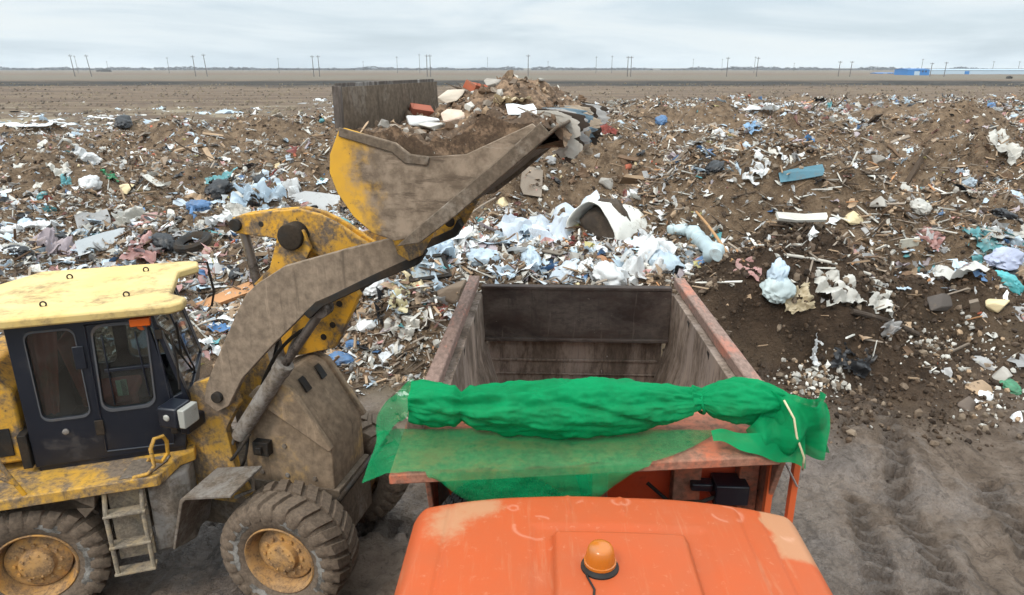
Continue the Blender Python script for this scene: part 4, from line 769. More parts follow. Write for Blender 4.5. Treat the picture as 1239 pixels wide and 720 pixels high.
def k_film(s, mat='plastic', amp=1.):
    bm = bmesh.new(); n_ = 26; o = s * 5.1; vs = {}
    for i in range(n_ + 1):
        for j in range(n_ + 1):
            x, y = i / n_ - .5, (j / n_ - .5) * (.62 + .2 * math.sin(s * 1.7)); rg = 1 + .30 * mn.noise((math.atan2(y, x + 1e-6) * 1.2, o, 0)) + .12 * mn.noise((x * 9, y * 9, o))
            z = amp * (.16 * (abs(mn.noise((x * 3 + o, y * 3, 0))) * 2 - .3) + .09 * abs(mn.noise((x * 8 + o, y * 8, 4))) + .03 * mn.noise((x * 21, y * 21, o)))
            vs[i, j] = bm.verts.new((x * rg, y * rg, z + .03))
    for i in range(n_):
        for j in range(n_):
            if mn.noise(((i / n_) * 3.2 + o, (j / n_) * 3.2, 9)) > -.34: bm.faces.new((vs[i, j], vs[i + 1, j], vs[i + 1, j + 1], vs[i, j + 1]))
    bmesh.ops.delete(bm, geom=[v for v in bm.verts if not v.link_faces], context='VERTS')
    return finish('plastic_sheet' if mat == 'plastic' else 'rag', bm, mat, True, 35)
def hull(pts, name, mat, bev=.02):
    bm = bmesh.new(); [bm.verts.new(p) for p in pts]; bmesh.ops.convex_hull(bm, input=bm.verts[:]); bmesh.ops.delete(bm, geom=[v for v in bm.verts if not v.link_faces], context='VERTS')
    if bev: bmesh.ops.bevel(bm, geom=bm.edges[:], offset=bev, segments=1, affect='EDGES')
    return finish(name, bm, mat, False)
def k_rubble(s):
    r = random.Random(s); return hull([Vector((r.uniform(-.5, .5), r.uniform(-.4, .4), r.uniform(-.18, .42) * .8)) for i in range(18)], 'rubble', 'solid')
def k_brick(s):
    r = random.Random(s + 50); return hull([Vector((x * r.uniform(.86, 1), y * r.uniform(.88, 1), z * r.uniform(.9, 1) + .16)) for x in (-.5, .5) for y in (-.25, .25) for z in (-.16, .16) for k in (0, 1)], 'brick', 'solid', .015)
def k_board(s):
    bm = bmesh.new(); r = random.Random(s + 9); n_ = 9; vs = []; T_ = .028
    P = [(-.5 + .1 * r.random(), -.3), (-.1, -.33 + .04 * r.random()), (.45, -.3), (.5, -.05), (.42 + .1 * r.random(), .28), (.1, .33 - .16 * r.random()), (-.2, .30), (-.45, .28 - .1 * r.random())]
    lo = [bm.verts.new((x, y, .03 + .10 * x * x * math.sin(s))) for x, y in P]; hi = [bm.verts.new((x, y, .03 + T_ + .10 * x * x * math.sin(s))) for x, y in P]
    bm.faces.new(lo[::-1]); bm.faces.new(hi); m_ = len(P)
    for i in range(m_): bm.faces.new((lo[i], lo[(i + 1) % m_], hi[(i + 1) % m_], hi[i]))
    return finish('board', bm, 'solid', False)
def k_plank(s):
    bm = bmesh.new(); r = random.Random(s + 21); w, h = .055 + .02 * r.random(), .022 + .01 * r.random(); rings = []; n_ = 10
    for i in range(n_ + 1):
        x = -.5 + i / n_; tw = .25 * math.sin(s + x * 2); bow = .05 * math.sin(s * 2 + x * 3)
        rr_ = []
        for a, b in ((-w, -h), (w, -h), (w, h), (-w, h)):
            e = (r.uniform(-.05, .02) if i in (0, n_) else 0); k = 1 - .12 * r.random()
            rr_.append(bm.verts.new((x - e * (1 if i else -1), (a * math.cos(tw) - b * math.sin(tw)) * k + bow, (a * math.sin(tw) + b * math.cos(tw)) * k + h + .01)))
        rings.append(rr_)
    for i in range(n_):
        for j in range(4): bm.faces.new((rings[i][j], rings[i][(j + 1) % 4], rings[i + 1][(j + 1) % 4], rings[i + 1][j]))
    bm.faces.new(rings[0][::-1]); bm.faces.new(rings[-1]); bmesh.ops.recalc_face_normals(bm, faces=bm.faces)
    return finish('plank', bm, 'wood', False)
def k_branch(s):
    mb = MB(); r = random.Random(s + 77); p = Vector((-.5, 0, .03)); P = [p.copy()]; d = Vector((1, 0, .1))
    for i in range(9): d = (d + Vector((r.uniform(-.1, .1), r.uniform(-.45, .45), r.uniform(-.25, .22)))).normalized(); p = p + d * .115; p.z = max(p.z, .015); P.append(p.copy())
    mb.tube(P, [.026 * (1 - .07 * i) for i in range(10)], 6)
    for k in (3, 5, 6):
        q = P[k].copy(); Q = [q.copy()]; d2 = Vector((.6, r.uniform(-1, 1), .35)).normalized()
        for i in range(4): d2 = (d2 + Vector((r.uniform(-.2, .2), r.uniform(-.3, .3), r.uniform(-.2, .2)))).normalized(); q = q + d2 * .08; Q.append(q.copy())
        mb.tube(Q, [.013, .011, .008, .006, .003], 5)
    bm = bmesh.new(); vs = [bm.verts.new(q) for q in mb.v]
    for f in mb.f: bm.faces.new([vs[i] for i in f])
    return finish('branch', bm, 'wood', True)
KIND = {'bag': ('plastic_bag', 'plastic bag', [k_bag(i) for i in range(7)]), 'film': ('plastic_sheet', 'plastic sheet', [k_film(i) for i in range(7)]), 'rag': ('rag', 'rag', [k_film(i + 20, 'cloth', 1.3) for i in range(4)]),
        'rubble': ('rubble_lump', 'rubble', [k_rubble(i) for i in range(9)]), 'brick': ('brick', 'brick', [k_brick(i) for i in range(4)]), 'board': ('board', 'board', [k_board(i) for i in range(6)]),
        'plank': ('plank', 'plank', [k_plank(i) for i in range(6)]), 'branch': ('branch', 'branch', [k_branch(i) for i in range(6)])}
def normal(x, y, e=.25):
    return Vector((float(hgt(x - e, y) - hgt(x + e, y)), float(hgt(x, y - e) - hgt(x, y + e)), 2 * e)).normalized()
def put(kind, p, size, col, label, yaw=None, tilt=(0, 0), var=None, sink=.0, group=None, cat=None, name=None, sc=(1, 1, 1), follow=.8):
    nm, ct_, ms = KIND[kind]; o = bpy.data.objects.new(name or nm, ms[(var if var is not None else random.randrange(99)) % len(ms)]); COL.objects.link(o)
    q = Vector((0, 0, 1)).lerp(normal(p[0], p[1]), follow).normalized(); b = q.to_track_quat('Z', 'Y')
    yaw = random.uniform(0, 360) if yaw is None else yaw
    o.rotation_mode = 'QUATERNION'; o.rotation_quaternion = Matrix.Rotation(0, 3, 'Z').to_quaternion() @ (Vector((0, 0, 1)).rotation_difference(q)) @ Matrix.Rotation(R(yaw), 3, 'Z').to_quaternion() @ Matrix.Rotation(R(tilt[0]), 3, 'X').to_quaternion() @ Matrix.Rotation(R(tilt[1]), 3, 'Y').to_quaternion()
    o.location = (p[0], p[1], p[2] - sink * size); o.scale = (size * sc[0], size * sc[1], size * sc[2]); o.color = rgb(col)
    return tag(o, label, cat or ct_, group)
def atp(kind, u, v, px, col, label, **k):
    p = on_ground(u, v); d = proj(p)[2]; return put(kind, p, px * d / F, col, label, **k)
# --- pieces one can point at
_h = [
 ('board', 380, 252, 62, WHITE, 'large clean white board propped up behind the yellow tilt lever', dict(yaw=20, tilt=(48, 8), var=1, sc=(1, 1.05, 1))),
 ('film', 103, 193, 34, WHITE, 'torn white sheet standing up on the brown litter above the cab roof', dict(yaw=10, tilt=(60, 0), sc=(1, 1.3, 1))),
 ('rag', 76, 206, 28, OFFW, 'flat dirty white cloth below the torn upright white sheet', dict(yaw=-30)),
 ('bag', 109, 224, 24, WHITE, 'white bag beside the teal wrapper on the heap above the cab roof', dict()),
 ('film', 80, 220, 20, TEAL, 'small teal wrapper lying beside a white bag', dict()),
 ('rubble', 155, 228, 22, CREAM, 'flat cream stone alone on the brown litter above the cab roof', dict(sc=(1, 1, .5))),
 ('rag', 133, 214, 20, GREEN, 'dark green rag just behind the flat cream stone', dict()),
 ('film', 160, 268, 44, OFFW, 'pale torn tarpaulin scrap standing like an arch above the cab roof', dict(yaw=5, tilt=(40, 0), sc=(1, 1.2, 2))),
 ('board', 112, 266, 38, GREY, 'grey slab tilted on edge left of the torn tarpaulin arch', dict(yaw=35, tilt=(20, 0))),
 ('board', 125, 300, 60, (.42, .44, .45), 'wide pale grey panel leaning up just behind the cab roof', dict(yaw=25, tilt=(35, 0), var=3)),
 ('rag', 60, 305, 60, MAUVE, 'crumpled mauve grey cloth heap behind the rear of the cab roof', dict(sc=(1, 1, 1.6))),
 ('film', 178, 303, 46, PINK, 'pinkish crumpled sheet right behind the cab roof', dict()),
 ('bag', 200, 296, 30, BLACK, 'black bag wedged behind the pinkish crumpled sheet', dict()),
 ('bag', 18, 285, 30, WHITE, 'white crumpled bag at the left edge above the cab', dict()),
 ('film', 268, 216, 34, TEAL, 'teal tarpaulin scrap up the slope from the yellow tilt lever', dict(yaw=15)),
 ('bag', 266, 231, 32, BLACK, 'black rubbish bag in front of the teal tarpaulin scrap', dict()),
 ('film', 312, 236, 55, PALEB, 'pale blue plastic sheet spread above the yellow tilt lever', dict(sc=(1, 1, 1.8))),
 ('film', 345, 238, 40, WHITE, 'crumpled white film beside the large clean white board', dict(sc=(1, 1, 1.8))),
 ('bag', 240, 252, 26, BLUE, 'small blue bag left of the pale blue sheet', dict()),
 ('bag', 345, 270, 40, PALEB, 'pale blue bag tucked under the raised tilt lever', dict()),
 ('film', 225, 282, 48, OFFW, 'dirty white film in front of the old tyre', dict()),
 ('board', 968, 211, 54, (.11, .22, .27), 'long teal blue board lying across the right-hand heap', dict(yaw=-6, tilt=(12, 0), sc=(1, .45, 1))),
 ('board', 965, 268, 68, OFFW, 'long dirty white slab on the brown mound behind the dark soil', dict(yaw=8, tilt=(15, 0), sc=(1, .3, 2), var=2)),
 ('rubble', 1030, 266, 30, CREAM, 'cream foam block to the right of the long dirty white slab', dict(sc=(1, .8, .7))),
 ('board', 1097, 297, 32, (.62, .58, .48), 'pale square panel standing up left of the plastic heap on the right', dict(yaw=5, tilt=(62, 0), sc=(.8, 1.1, 1.5))),
 ('bag', 938, 335, 40, PALEB, 'pale blue bag on the rim of the dark soil bank', dict(var=2)),
 ('bag', 940, 351, 38, (.55, .63, .62), 'whitish lower bag directly below the pale blue bag', dict(var=4)),
 ('film', 905, 325, 40, PINK, 'pinkish plastic sheet at the end of the long blue roll', dict()),
 ('film', 965, 362, 42, (.50, .40, .25), 'yellowish paper sheet on the rim of the dark soil bank', dict()),
 ('film', 1010, 350, 60, OFFW, 'dirty white film strip lying across the soil rim', dict()),
 ('film', 1060, 362, 60, OFFW, 'wide dirty white sheet in front of the right-hand plastic heap', dict()),
 ('film', 1160, 334, 92, (.56, .53, .48), 'big pale crumpled sheet in the right-hand plastic heap', dict(sc=(1, 1, .8), var=2)),
 ('film', 1122, 331, 28, TEAL, 'teal sheet at the left end of the big pale sheet', dict(yaw=0)),
 ('film', 1192, 316, 30, TEAL, 'teal sheet over the back of the big pale sheet', dict()),
 ('bag', 1216, 345, 34, (.10, .48, .50), 'round teal bag at the right end of the big pale sheet', dict()),
 ('film', 1222, 292, 40, PALEB, 'pale blue film standing up at the right edge of the plastic heap', dict(tilt=(40, 0))),
 ('film', 1190, 290, 42, TEAL, 'folded teal film high on the right-hand plastic heap', dict()),
 ('bag', 1215, 318, 44, (.45, .48, .62), 'lilac bag between teal pieces at the right edge', dict()),
 ('rubble', 1140, 367, 42, (.10, .085, .075), 'dark brown concrete block below the big pale sheet', dict(sc=(1, .8, .8), sink=.05)),
 ('plank', 1175, 374, 34, GRWOOD, 'short grey stake standing upright beside the cream block', dict(tilt=(0, 78), sc=(1, 2, 2.4))),
 ('rubble', 1204, 368, 34, CREAM, 'cream yellow foam block at the right edge below the plastic', dict(sc=(.9, .8, 1))),
 ('rag', 1072, 400, 34, GREY, 'grey rag hanging on the dark soil bank', dict(sc=(1, 1, 2))),
 ('film', 986, 425, 36, WHITE, 'white torn scrap sticking up from the soil beside the lorry', dict(yaw=60, tilt=(50, 10))),
 ('board', 1056, 424, 24, OFFW, 'small pale shard stuck upright in the dark soil bank', dict(yaw=70, tilt=(70, 0))),
 ('film', 1028, 432, 52, BLACK, 'black plastic sheet half buried in the soil bank', dict(yaw=-20)),
 ('rubble', 1228, 506, 26, WHITE, 'white lump at the right edge above the mud track', dict()),
 ('rubble', 1192, 480, 18, WHITE, 'small white lump among the stones above the mud track', dict()),
 ('rubble', 1210, 455, 26, STONE, 'stone grey lump behind the small white lump', dict()),
 ('rubble', 1185, 470, 34, TAN, 'flat tan slab among the stones at the right edge', dict(sc=(1, 1, .4))),
 ('rubble', 1190, 440, 32, GREY, 'grey concrete slab at the top of the stones on the right', dict(sc=(1, .7, .4))),
 ('rubble', 1170, 492, 26, (.13, .10, .08), 'muddy stone half sunk below the flat tan slab', dict()),
 ('bag', 1222, 470, 24, GREEN, 'dull green bag among the stones at the right edge', dict()),
 ('rubble', 445, 395, 28, WHITE, 'white foam block on the slope between loader arm and lorry box', dict(sc=(1, .8, .9), var=1)),
 ('rubble', 408, 388, 26, OFFW, 'dirty white block left of the white foam block', dict(var=3)),
 ('bag', 428, 418, 17, BLUE, 'small bright blue bag below the white blocks', dict()),
 ('plank', 480, 424, 42, (.62, .64, .66), 'pale flat strip on the ground beside the lorry box', dict(yaw=28, sc=(1, 2.2, 1))),
 ('film', 488, 392, 42, OFFW, 'torn whitish film beside the pale flat strip', dict(yaw=-30)),
 ('film', 484, 360, 40, (.55, .48, .28), 'pale yellowish film on the slope beside the lorry box', dict()),
 ('bag', 455, 345, 34, WHITE, 'white bag under the dark edge of the loader arm', dict()),
 ('rag', 535, 372, 18, RED, 'small red rag by the corner of the lorry box', dict()),
 ('rubble', 545, 352, 52, (.17, .125, .09), 'big brown boulder behind the left corner of the lorry box', dict(sc=(.9, .8, 1.3), sink=.1)),
 ('film', 520, 300, 60, PALEB, 'pale blue sheet spilling under the tip of the raised bucket', dict(sc=(1, 1, 1.6))),
 ('film', 500, 338, 40, CREAM, 'cream film hanging below the dark framed screen', dict()),
 ('film', 625, 295, 80, PALEB, 'long pale blue sheet behind the middle of the tailgate', dict(yaw=-10)),
 ('film', 668, 285, 110, (.64, .69, .75), 'widest bluish white sheet on the ridge behind the tailgate', dict(yaw=5, sc=(1, 1.2, 1.2))),
 ('bag', 583, 316, 38, PALEB, 'pale blue bag above the left end of the tailgate', dict()),
 ('bag', 640, 320, 44, PALEB, 'smooth pale blue bag above the middle of the tailgate', dict(var=5)),
 ('film', 598, 305, 20, YELLOW, 'small bright yellow wrapper among the pale blue bags', dict()),
 ('board', 655, 304, 52, (.18, .15, .12), 'dark flat board lying on the bluish white sheets', dict(yaw=-8, sc=(1, .35, 1))),
 ('rubble', 730, 318, 62, (.42, .22, .12), 'orange brown foam slab on the white bags behind the tailgate', dict(sc=(1, .5, .35), yaw=5)),
 ('film', 755, 335, 100, WHITE, 'white film heap above the right end of the tailgate', dict(sc=(1, .8, 1.4))),
 ('bag', 735, 338, 40, WHITE, 'white bag lowest on the ridge behind the tailgate', dict()),
 ('bag', 800, 322, 50, PALEB, 'pale blue bag above the right corner of the lorry box', dict()),
 ('film', 790, 300, 60, WHITE, 'bluish white film between the arched shell and the blue roll', dict()),
 ('bag', 690, 330, 34, (.62, .66, .70), 'bluish white bag left of the orange brown foam slab', dict()),
 ('film', 560, 290, 50, WHITE, 'crumpled white film left of the long pale blue sheet', dict()),
 ('board', 580, 300, 44, MAUVE, 'flat mauve grey panel among the pale blue plastic', dict(yaw=10)),
 ('film', 935, 130, 66, WHITE, 'wide white heap of film at the far edge of the rubbish', dict(sc=(1, 1, .45), follow=0, sink=.03)),
 ('bag', 800, 148, 16, BLUE, 'blue bag far off on the heap left of the wide white heap', dict()),
 ('film', 912, 155, 24, (.25, .42, .62), 'light blue film below the wide far white heap', dict()),
 ('rag', 735, 158, 24, RED, 'dull red cloth far behind the raised bucket lip', dict()),
 ('film', 945, 188, 22, WHITE, 'white upright scrap above the long teal blue board', dict(tilt=(50, 0))),
 ('film', 916, 206, 36, WHITE, 'white film left of the long teal blue board', dict()),
 ('bag', 1172, 226, 22, PALEB, 'pale blue bag standing on the far right-hand heap', dict(tilt=(0, 50))),
 ('film', 1215, 180, 50, OFFW, 'dirty white sheet far off at the right edge', dict()),
 ('board', 372, 478, 40, (.36, .29, .25), 'flat pinkish grey board on the mud behind the loader front wheel', dict(yaw=15, sc=(1, .8, 1))),
 ('film', 128, 143, 60, WHITE, 'white strewn film patch at the far left field edge', dict(sc=(1, 1.1, .35), follow=0, sink=.03)),
 ('film', 40, 150, 80, WHITE, 'long white film patch at the far left edge of the frame', dict(sc=(1, 1.1, .35), follow=0, sink=.03)),
 ('film', 262, 137, 60, PALEB, 'pale blue film patch out in the field left of the bucket', dict(sc=(1, 1.1, .35), follow=0, sink=.03)),
 ('bag', 150, 150, 24, BLACK, 'black bag beside the far left white film patch', dict()),
 ('film', 388, 122, 14, WHITE, 'lone white scrap in the field left of the bucket', dict()),
]
for kind, u, v, px, col, label, kw in _h:
    atp(kind, u, v, px, col, label, **kw)
# white half-shell of a broken tank, the shade in its mouth put in as a dark lump
p = on_ground(738, 277); sh = empty('broken_shell', p, 'big white arched shell lying broken open on the ridge behind the tailgate', 'broken shell')
MS = Matrix.Translation(p) @ Matrix.Rotation(R(38), 4, 'Z')
def shellf(rad, u, v):
    x = -.75 + 2.75 * u; a = math.pi * (-.02 + 1.02 * v); rr_ = rad * (1 - .22 * u) * (1 + .10 * mn.noise((u * 3, v * 3, 0)) + .05 * mn.noise((u * 9, v * 9, 4)))
    x += .14 * mn.noise((v * 5, 0, 3)) * (1 if u > .5 else .6)
    y = -math.cos(a) * rr_ * .86; z = math.sin(a) * rr_ * .86 * (1 - .5 * u * u) - .12 + .10 * mn.noise((u * 6, v * 5, 2)) * u
    return (x, y, z)
sm = MB().grid(lambda u, v: shellf(1.05, u, v), 30, 26); M['shell'] = paint('chalky white plastic', (.70, .68, .62), .6, 0, .18, (.35, .28, .2), 2.)
ob = sm.build('shell', M['shell'], sh, MS, bev=0, smooth=50); sd = ob.modifiers.new('t', 'SOLIDIFY'); sd.thickness = .03
def lump(cx, cy, cz, sx, sy, sz, o=0, nse=.3):
    mb = MB(); bm = bmesh.new(); bmesh.ops.create_icosphere(bm, subdivisions=4, radius=1)
    for q in bm.verts:
        k = 1 + nse * mn.fractal(q.co * 1.4 + Vector((o, 0, 0)), .8, 2, 5); q.co = Vector((q.co.x * sx * k + cx, q.co.y * sy * k + cy, q.co.z * sz * k + cz))
    bm.verts.index_update(); mb.add([q.co for q in bm.verts], [[q.index for q in f.verts] for f in bm.faces]); bm.free(); return mb
M['mouthdark'] = paint('dark soil lump', (.05, .036, .026), .95, 0, .4, (.10, .075, .055), 5, bmp=.8)
lump(-.05, 0, -.05, .5, .8, .84, 3).build('mouth_shade', M['mouthdark'], sh, MS, bev=0, smooth=60)
# long blue plastic roll, long poles, old tyre, dark framed screen
def along(name, uvs, r, mat, col, label, cat, lift=.06, n=14, wob=.0):
    P = [on_ground(u, v) + np.array([0, 0, lift]) for u, v in uvs]; Q = []
    for i in range(len(P) - 1):
        for t in np.linspace(0, 1, 12, endpoint=(i == len(P) - 2)): Q.append(P[i] * (1 - t) + P[i + 1] * t)
    Q = np.array(Q); 
    for _ in range(6): Q[1:-1] = (Q[:-2] + Q[1:-1] + Q[2:]) / 3
    rr_ = [r * (1 + wob * mn.noise((i * .35, 3, r * 9))) * (.55 if wob and i in (0, len(Q) - 1) else 1) for i in range(len(Q))]
    mb = MB().tube(Q, rr_, n)
    if wob: mb.v = [tuple(np.array(q) + wob * r * .8 * np.array(mn.noise_vector(Vector(q) * 5))) for q in mb.v]
    o = mb.build(name, M[mat], bev=0, smooth=50); o.color = rgb(col)
    c = Vector(np.mean([q.co for q in o.data.vertices], 0)); o.data.transform(Matrix.Translation(-c)); o.location = c
    return tag(o, label, cat)
along('plastic_roll', [(808, 285), (832, 284), (848, 298), (866, 318)], .17, 'plastic', (.50, .60, .62), 'thick pale blue roll of plastic arching down beside the leaning brown pole', 'plastic roll', .14, 18, .35)
def pole(name, u0, v0, h0, u1, v1, h1, r, mat, col, label, cat):
    a, b = on_ground(u0, v0) + np.array([0, 0, h0]), on_ground(u1, v1) + np.array([0, 0, h1])
    Q = [a * (1 - t) + b * t + np.array([0, 0, .05 * math.sin(t * 3.1)]) for t in np.linspace(0, 1, 14)]
    o = MB().tube(Q, r, 8).build(name, M[mat], bev=0); o.color = rgb(col); c = Vector((a + b) / 2); o.data.transform(Matrix.Translation(-c)); o.location = c; return tag(o, label, cat)
pole('wooden_pole', 886, 318, .03, 842, 262, .12, .03, 'wood', (.36, .2, .09), 'thin brown pole leaning up the mound beside the pale blue roll', 'pole')
pole('pipe', 948, 312, .06, 1052, 336, .06, .028, 'wood', (.5, .46, .40), 'long thin pale pipe lying across the brown mound', 'pipe')
pole('timber', 1030, 380, .05, 1110, 408, .05, .05, 'wood', (.06, .045, .035), 'dark beam half sunk in the soil bank below the wide dirty white sheet', 'timber')
pole('branch', 560, 268, .05, 600, 250, .3, .03, 'wood', GRWOOD, 'bare crooked stick sticking out right of the bucket bottom', 'branch')
p = on_ground(236, 300); ty = MB().lathe([(0, .18), (-.06, .24), (-.08, .32), (-.04, .38), (.04, .38), (.08, .32), (.06, .24), (0, .18)], (0, 0, .12), 'z', 40, False)
o = ty.build('old_tyre', M['black'], bev=0); o.location = p; o.rotation_euler = (R(14), R(-8), 0); o.scale = (1.25, 1.25, 1.4); tag(o, 'old black tyre lying flat on the litter behind the cab roof', 'tyre')
p = on_ground(516, 326); scn = empty('screen', p, 'dark framed screen lying on the rubbish under the raised bucket tip', 'screen'); MX = Matrix.Translation(p) @ Matrix.Rotation(R(28), 4, 'Z') @ Matrix.Rotation(R(42), 4, 'X')
mb = MB(); mb.box((-.42, -.27, 0), (.42, -.2, .09)).box((-.42, .2, 0), (.42, .27, .09)).box((-.42, -.2, 0), (-.35, .2, .09)).box((.35, -.2, 0), (.42, .2, .09)); mb.build('frame', M['black'], scn, MX)
M['scr'] = paint('dusty grey screen glass', (.26, .32, .36), .3, 0, .4, (.3, .27, .22)); MB().box((-.36, -.21, .01), (.36, .21, .05)).build('panel', M['scr'], scn, MX, bev=0)
# --- load in the raised bucket
HB = (3.12, 4.72)
def heapz(l, w):
    base = np.interp(l, [2.62, 2.9, 3.2, 3.6, 3.95, 4.18, 4.32], [4.88, 4.88, 4.86, 4.96, 5.02, 5.0, 4.88])
    pk = .33 * math.exp(-(((l - 3.54) / .42) ** 2 + ((w - .35) / .65) ** 2)) + .12 * math.exp(-(((l - 3.2) / .3) ** 2 + ((w - .6) / .5) ** 2))
    e = 0
    q = Vector((l * 2.2, w * 2.2, 1.7))
    return base + pk - .10 * e * (l < 4) + .11 * mn.fractal(q, .8, 2, 6) + .05 * abs(mn.noise(q * 4))
hp = MB(); 
top = lambda u, v: (2.62 + 1.70 * u + .10 * mn.noise((v * 5, 3, 1)) * (u > .9), -1.115 + 2.23 * v, max(heapz(2.62 + 1.70 * u, -1.10 + 2.2 * v), 0))
hp.grid(top, 90, 100)
for sd_ in (0, 1): hp.grid(lambda u, v: (2.62 + 1.70 * u, (-1.115 if sd_ == 0 else 1.115), heapz(2.62 + 1.70 * u, -1.10 + 2.2 * sd_) * (1 - v) + v * float(np.interp(2.62 + 1.7 * u, [a for a, b in prof[3:]], [b + .04 for a, b in prof[3:]]))), 60, 4)
hp.grid(lambda u, v: tuple(Vector(top(1, v)) * (1 - u) + Vector((4.05 - .2 * u, -1.10 + 2.2 * v, 4.86 - .1 * u)) * u), 6, 100)
M['heap'] = paint('earth and rubbish load', (.20, .125, .075), .95, 0, .55, (.10, .065, .042), 5, second=(.30, .2, .13), chips=(.42, .36, .29), bmp=.9)
c = MF @ Vector((3.4, 0, 4.9)); hpo = hp.build('earth_heap', M['heap'], None, MF, bev=0, smooth=60); hpo.data.transform(Matrix.Translation(-c)); hpo.location = c
tag(hpo, 'heap of brown earth and rubbish filling the raised loader bucket', 'earth heap')
def inb(kind, l, w, size, col, label, lift=.02, **k):
    q = MF @ Vector((l, w, heapz(l, w) + lift)); nm = KIND[kind]; o = put(kind, q, size, col, label, follow=0, **k); return o
BRK = (.40, .12, .07)
inb('brick', 3.18, .75, .27, BRK, 'red brick highest of those standing on the bucket load', .08, yaw=20, tilt=(60, 20))
inb('brick', 3.22, .35, .25, (.42, .11, .055), 'red brick between the pale chunks in the bucket load', .04, yaw=70, tilt=(25, 10))
inb('brick', 2.72, .3, .22, (.33, .11, .07), 'red brick against the back wall of the bucket', .04, yaw=20, tilt=(30, 10))
inb('rubble', 3.05, .3, .36, (.55, .47, .38), 'pale concrete chunk leaning in the middle of the bucket load', .04, yaw=40, tilt=(0, -30), sc=(1, .7, .7))
inb('rubble', 3.05, -.25, .36, OFFW, 'dirty white chunk low in the bucket load near the side plate', .03, sc=(1, .8, .6))
inb('rubble', 2.86, -.05, .34, WHITE, 'white plaster lump at the left of the bucket load', .02, sc=(1, .8, .7))
inb('rubble', 3.3, -.35, .32, (.60, .46, .36), 'pinkish plaster piece by the low rim of the bucket', .0, yaw=30)
inb('rubble', 3.5, .1, .2, STONE, 'stone grey lump below the crest of the bucket load', .03)
inb('rubble', 3.35, .8, .22, (.4, .22, .15), 'reddish lump on the far slope of the bucket load', .03)
inb('film', 3.72, -.2, .3, (.55, .42, .25), 'tan scrap on the near face of the bucket load', .03, tilt=(20, 0))
inb('branch', 3.0, .75, .6, DKWOOD, 'dark stick poking from the far side of the bucket load', .08, yaw=150, tilt=(0, -15))
inb('board', 3.95, -.85, .24, WHITE, 'white scrap stuck to the rim of the bucket near its lip', .02, yaw=10, tilt=(30, 0))
def hang(l0, w0, w1, ln, col, label, seed, mat='cloth', swing=.1):
    def fn(u, v):
        w = w0 + (w1 - w0) * u * (1 - .35 * v * (.5 + .5 * math.sin(seed))); q = (u * 4 + seed, v * 3, seed)
        l = l0 + swing * math.sin(v * 1.6) + .06 * math.sin(u * 9 + seed) + .16 * mn.noise(q) + .07 * mn.noise((u * 11, v * 9, seed))
        z = 5.03 - ln * v * (1 + .3 * mn.noise((u * 5, seed, 0))) + .05 * math.cos(v * 2)
        return (l - .15 * max(0, .15 - v) / .15, w, z)
    o = MB().grid(fn, 18, 22).build('hanging_rag', M[mat], None, MF, bev=0, smooth=60); o.color = rgb(col)
    c = MF @ Vector((l0, w0, 5.0)); o.data.transform(Matrix.Translation(-c)); o.location = c
    return tag(o, label, 'rag', 'rags hanging from the bucket lip')
_hc = [((.50, .46, .40), 'whitish'), ((.13, .20, .25), 'bluish'), ((.05, .038, .03), 'black brown'), ((.36, .29, .22), 'tan'), ((.34, .33, .32), 'grey')]
_hw = [('longest', .36), ('short', .16), ('middling', .26)]; seen_h = set(); _r = random.Random(4)
for i in range(11):
    w0 = -.62 + .145 * i; ci = (i * 2 + i // 5) % 5; li = (i * 2 + 1) % 3 if i else 0; (c0, cn), (ln_n, ln) = _hc[ci], _hw[li]
    hang(4.20 + .05 * _r.random(), w0, w0 + .03 + .05 * _r.random(), ln * (.6 + .3 * _r.random()), c0, f"{cn} strip hanging from the bucket lip, {['nearest', 'second', 'third', 'fourth', 'fifth', 'sixth', 'seventh', 'eighth', 'ninth', 'tenth', 'farthest'][i]} along its edge", i * 1.7, 'plastic' if ci in (0, 1) else 'cloth', .03 + .08 * _r.random())
def heap_bits():
    rg = np.random.default_rng(77); V = []; Fq = []; C_ = []; k = 0
    for i in range(900):
        l_, w_ = rg.uniform(2.7, 4.28), rg.uniform(-1.08, 1.08); s = .018 + .07 * rg.random() ** 3; stick = rg.random() < .3
        q = np.array(cube if 0 else icv) * (np.array([2.6, .25, .2]) if stick else rg.uniform(.5, 1.2, 3)) * s + rg.normal(0, .1, (12, 3)) * s * (.2 if stick else 1)
        rm = Matrix.Rotation(rg.uniform(0, 6.28), 3, 'Z') @ Matrix.Rotation(rg.normal(0, .5), 3, 'Y'); q = np.array([MF @ (rm @ Vector(a) + Vector((l_, w_, heapz(l_, w_) + s * .2))) for a in q])
        V.append(q); Fq.append(np.array(icf) + 12 * i); c_ = [BROWN, TAN, STONE, OFFW, DKWOOD, BROWN, GRWOOD, BROWN][rg.integers(0, 8)]; C_.append(np.tile(np.array(c_) * rg.uniform(.6, 1.1), (12, 1)))
    me = fastmesh('rubble_crumbs', np.concatenate(V), np.concatenate(Fq)); me.materials.append(M['solid']); pcol(me, np.concatenate(C_)); o = bpy.data.objects.new('rubble_crumbs', me); COL.objects.link(o); tag(o, 'small crumbs of stone and wood strewn over the bucket load', 'rubble crumbs', kind='stuff')
_ph = (1 + 5 ** .5) / 2; icv = [tuple(np.array(q) * .27) for q in [(-1, _ph, 0), (1, _ph, 0), (-1, -_ph, 0), (1, -_ph, 0), (0, -1, _ph), (0, 1, _ph), (0, -1, -_ph), (0, 1, -_ph), (_ph, 0, -1), (_ph, 0, 1), (-_ph, 0, -1), (-_ph, 0, 1)]]
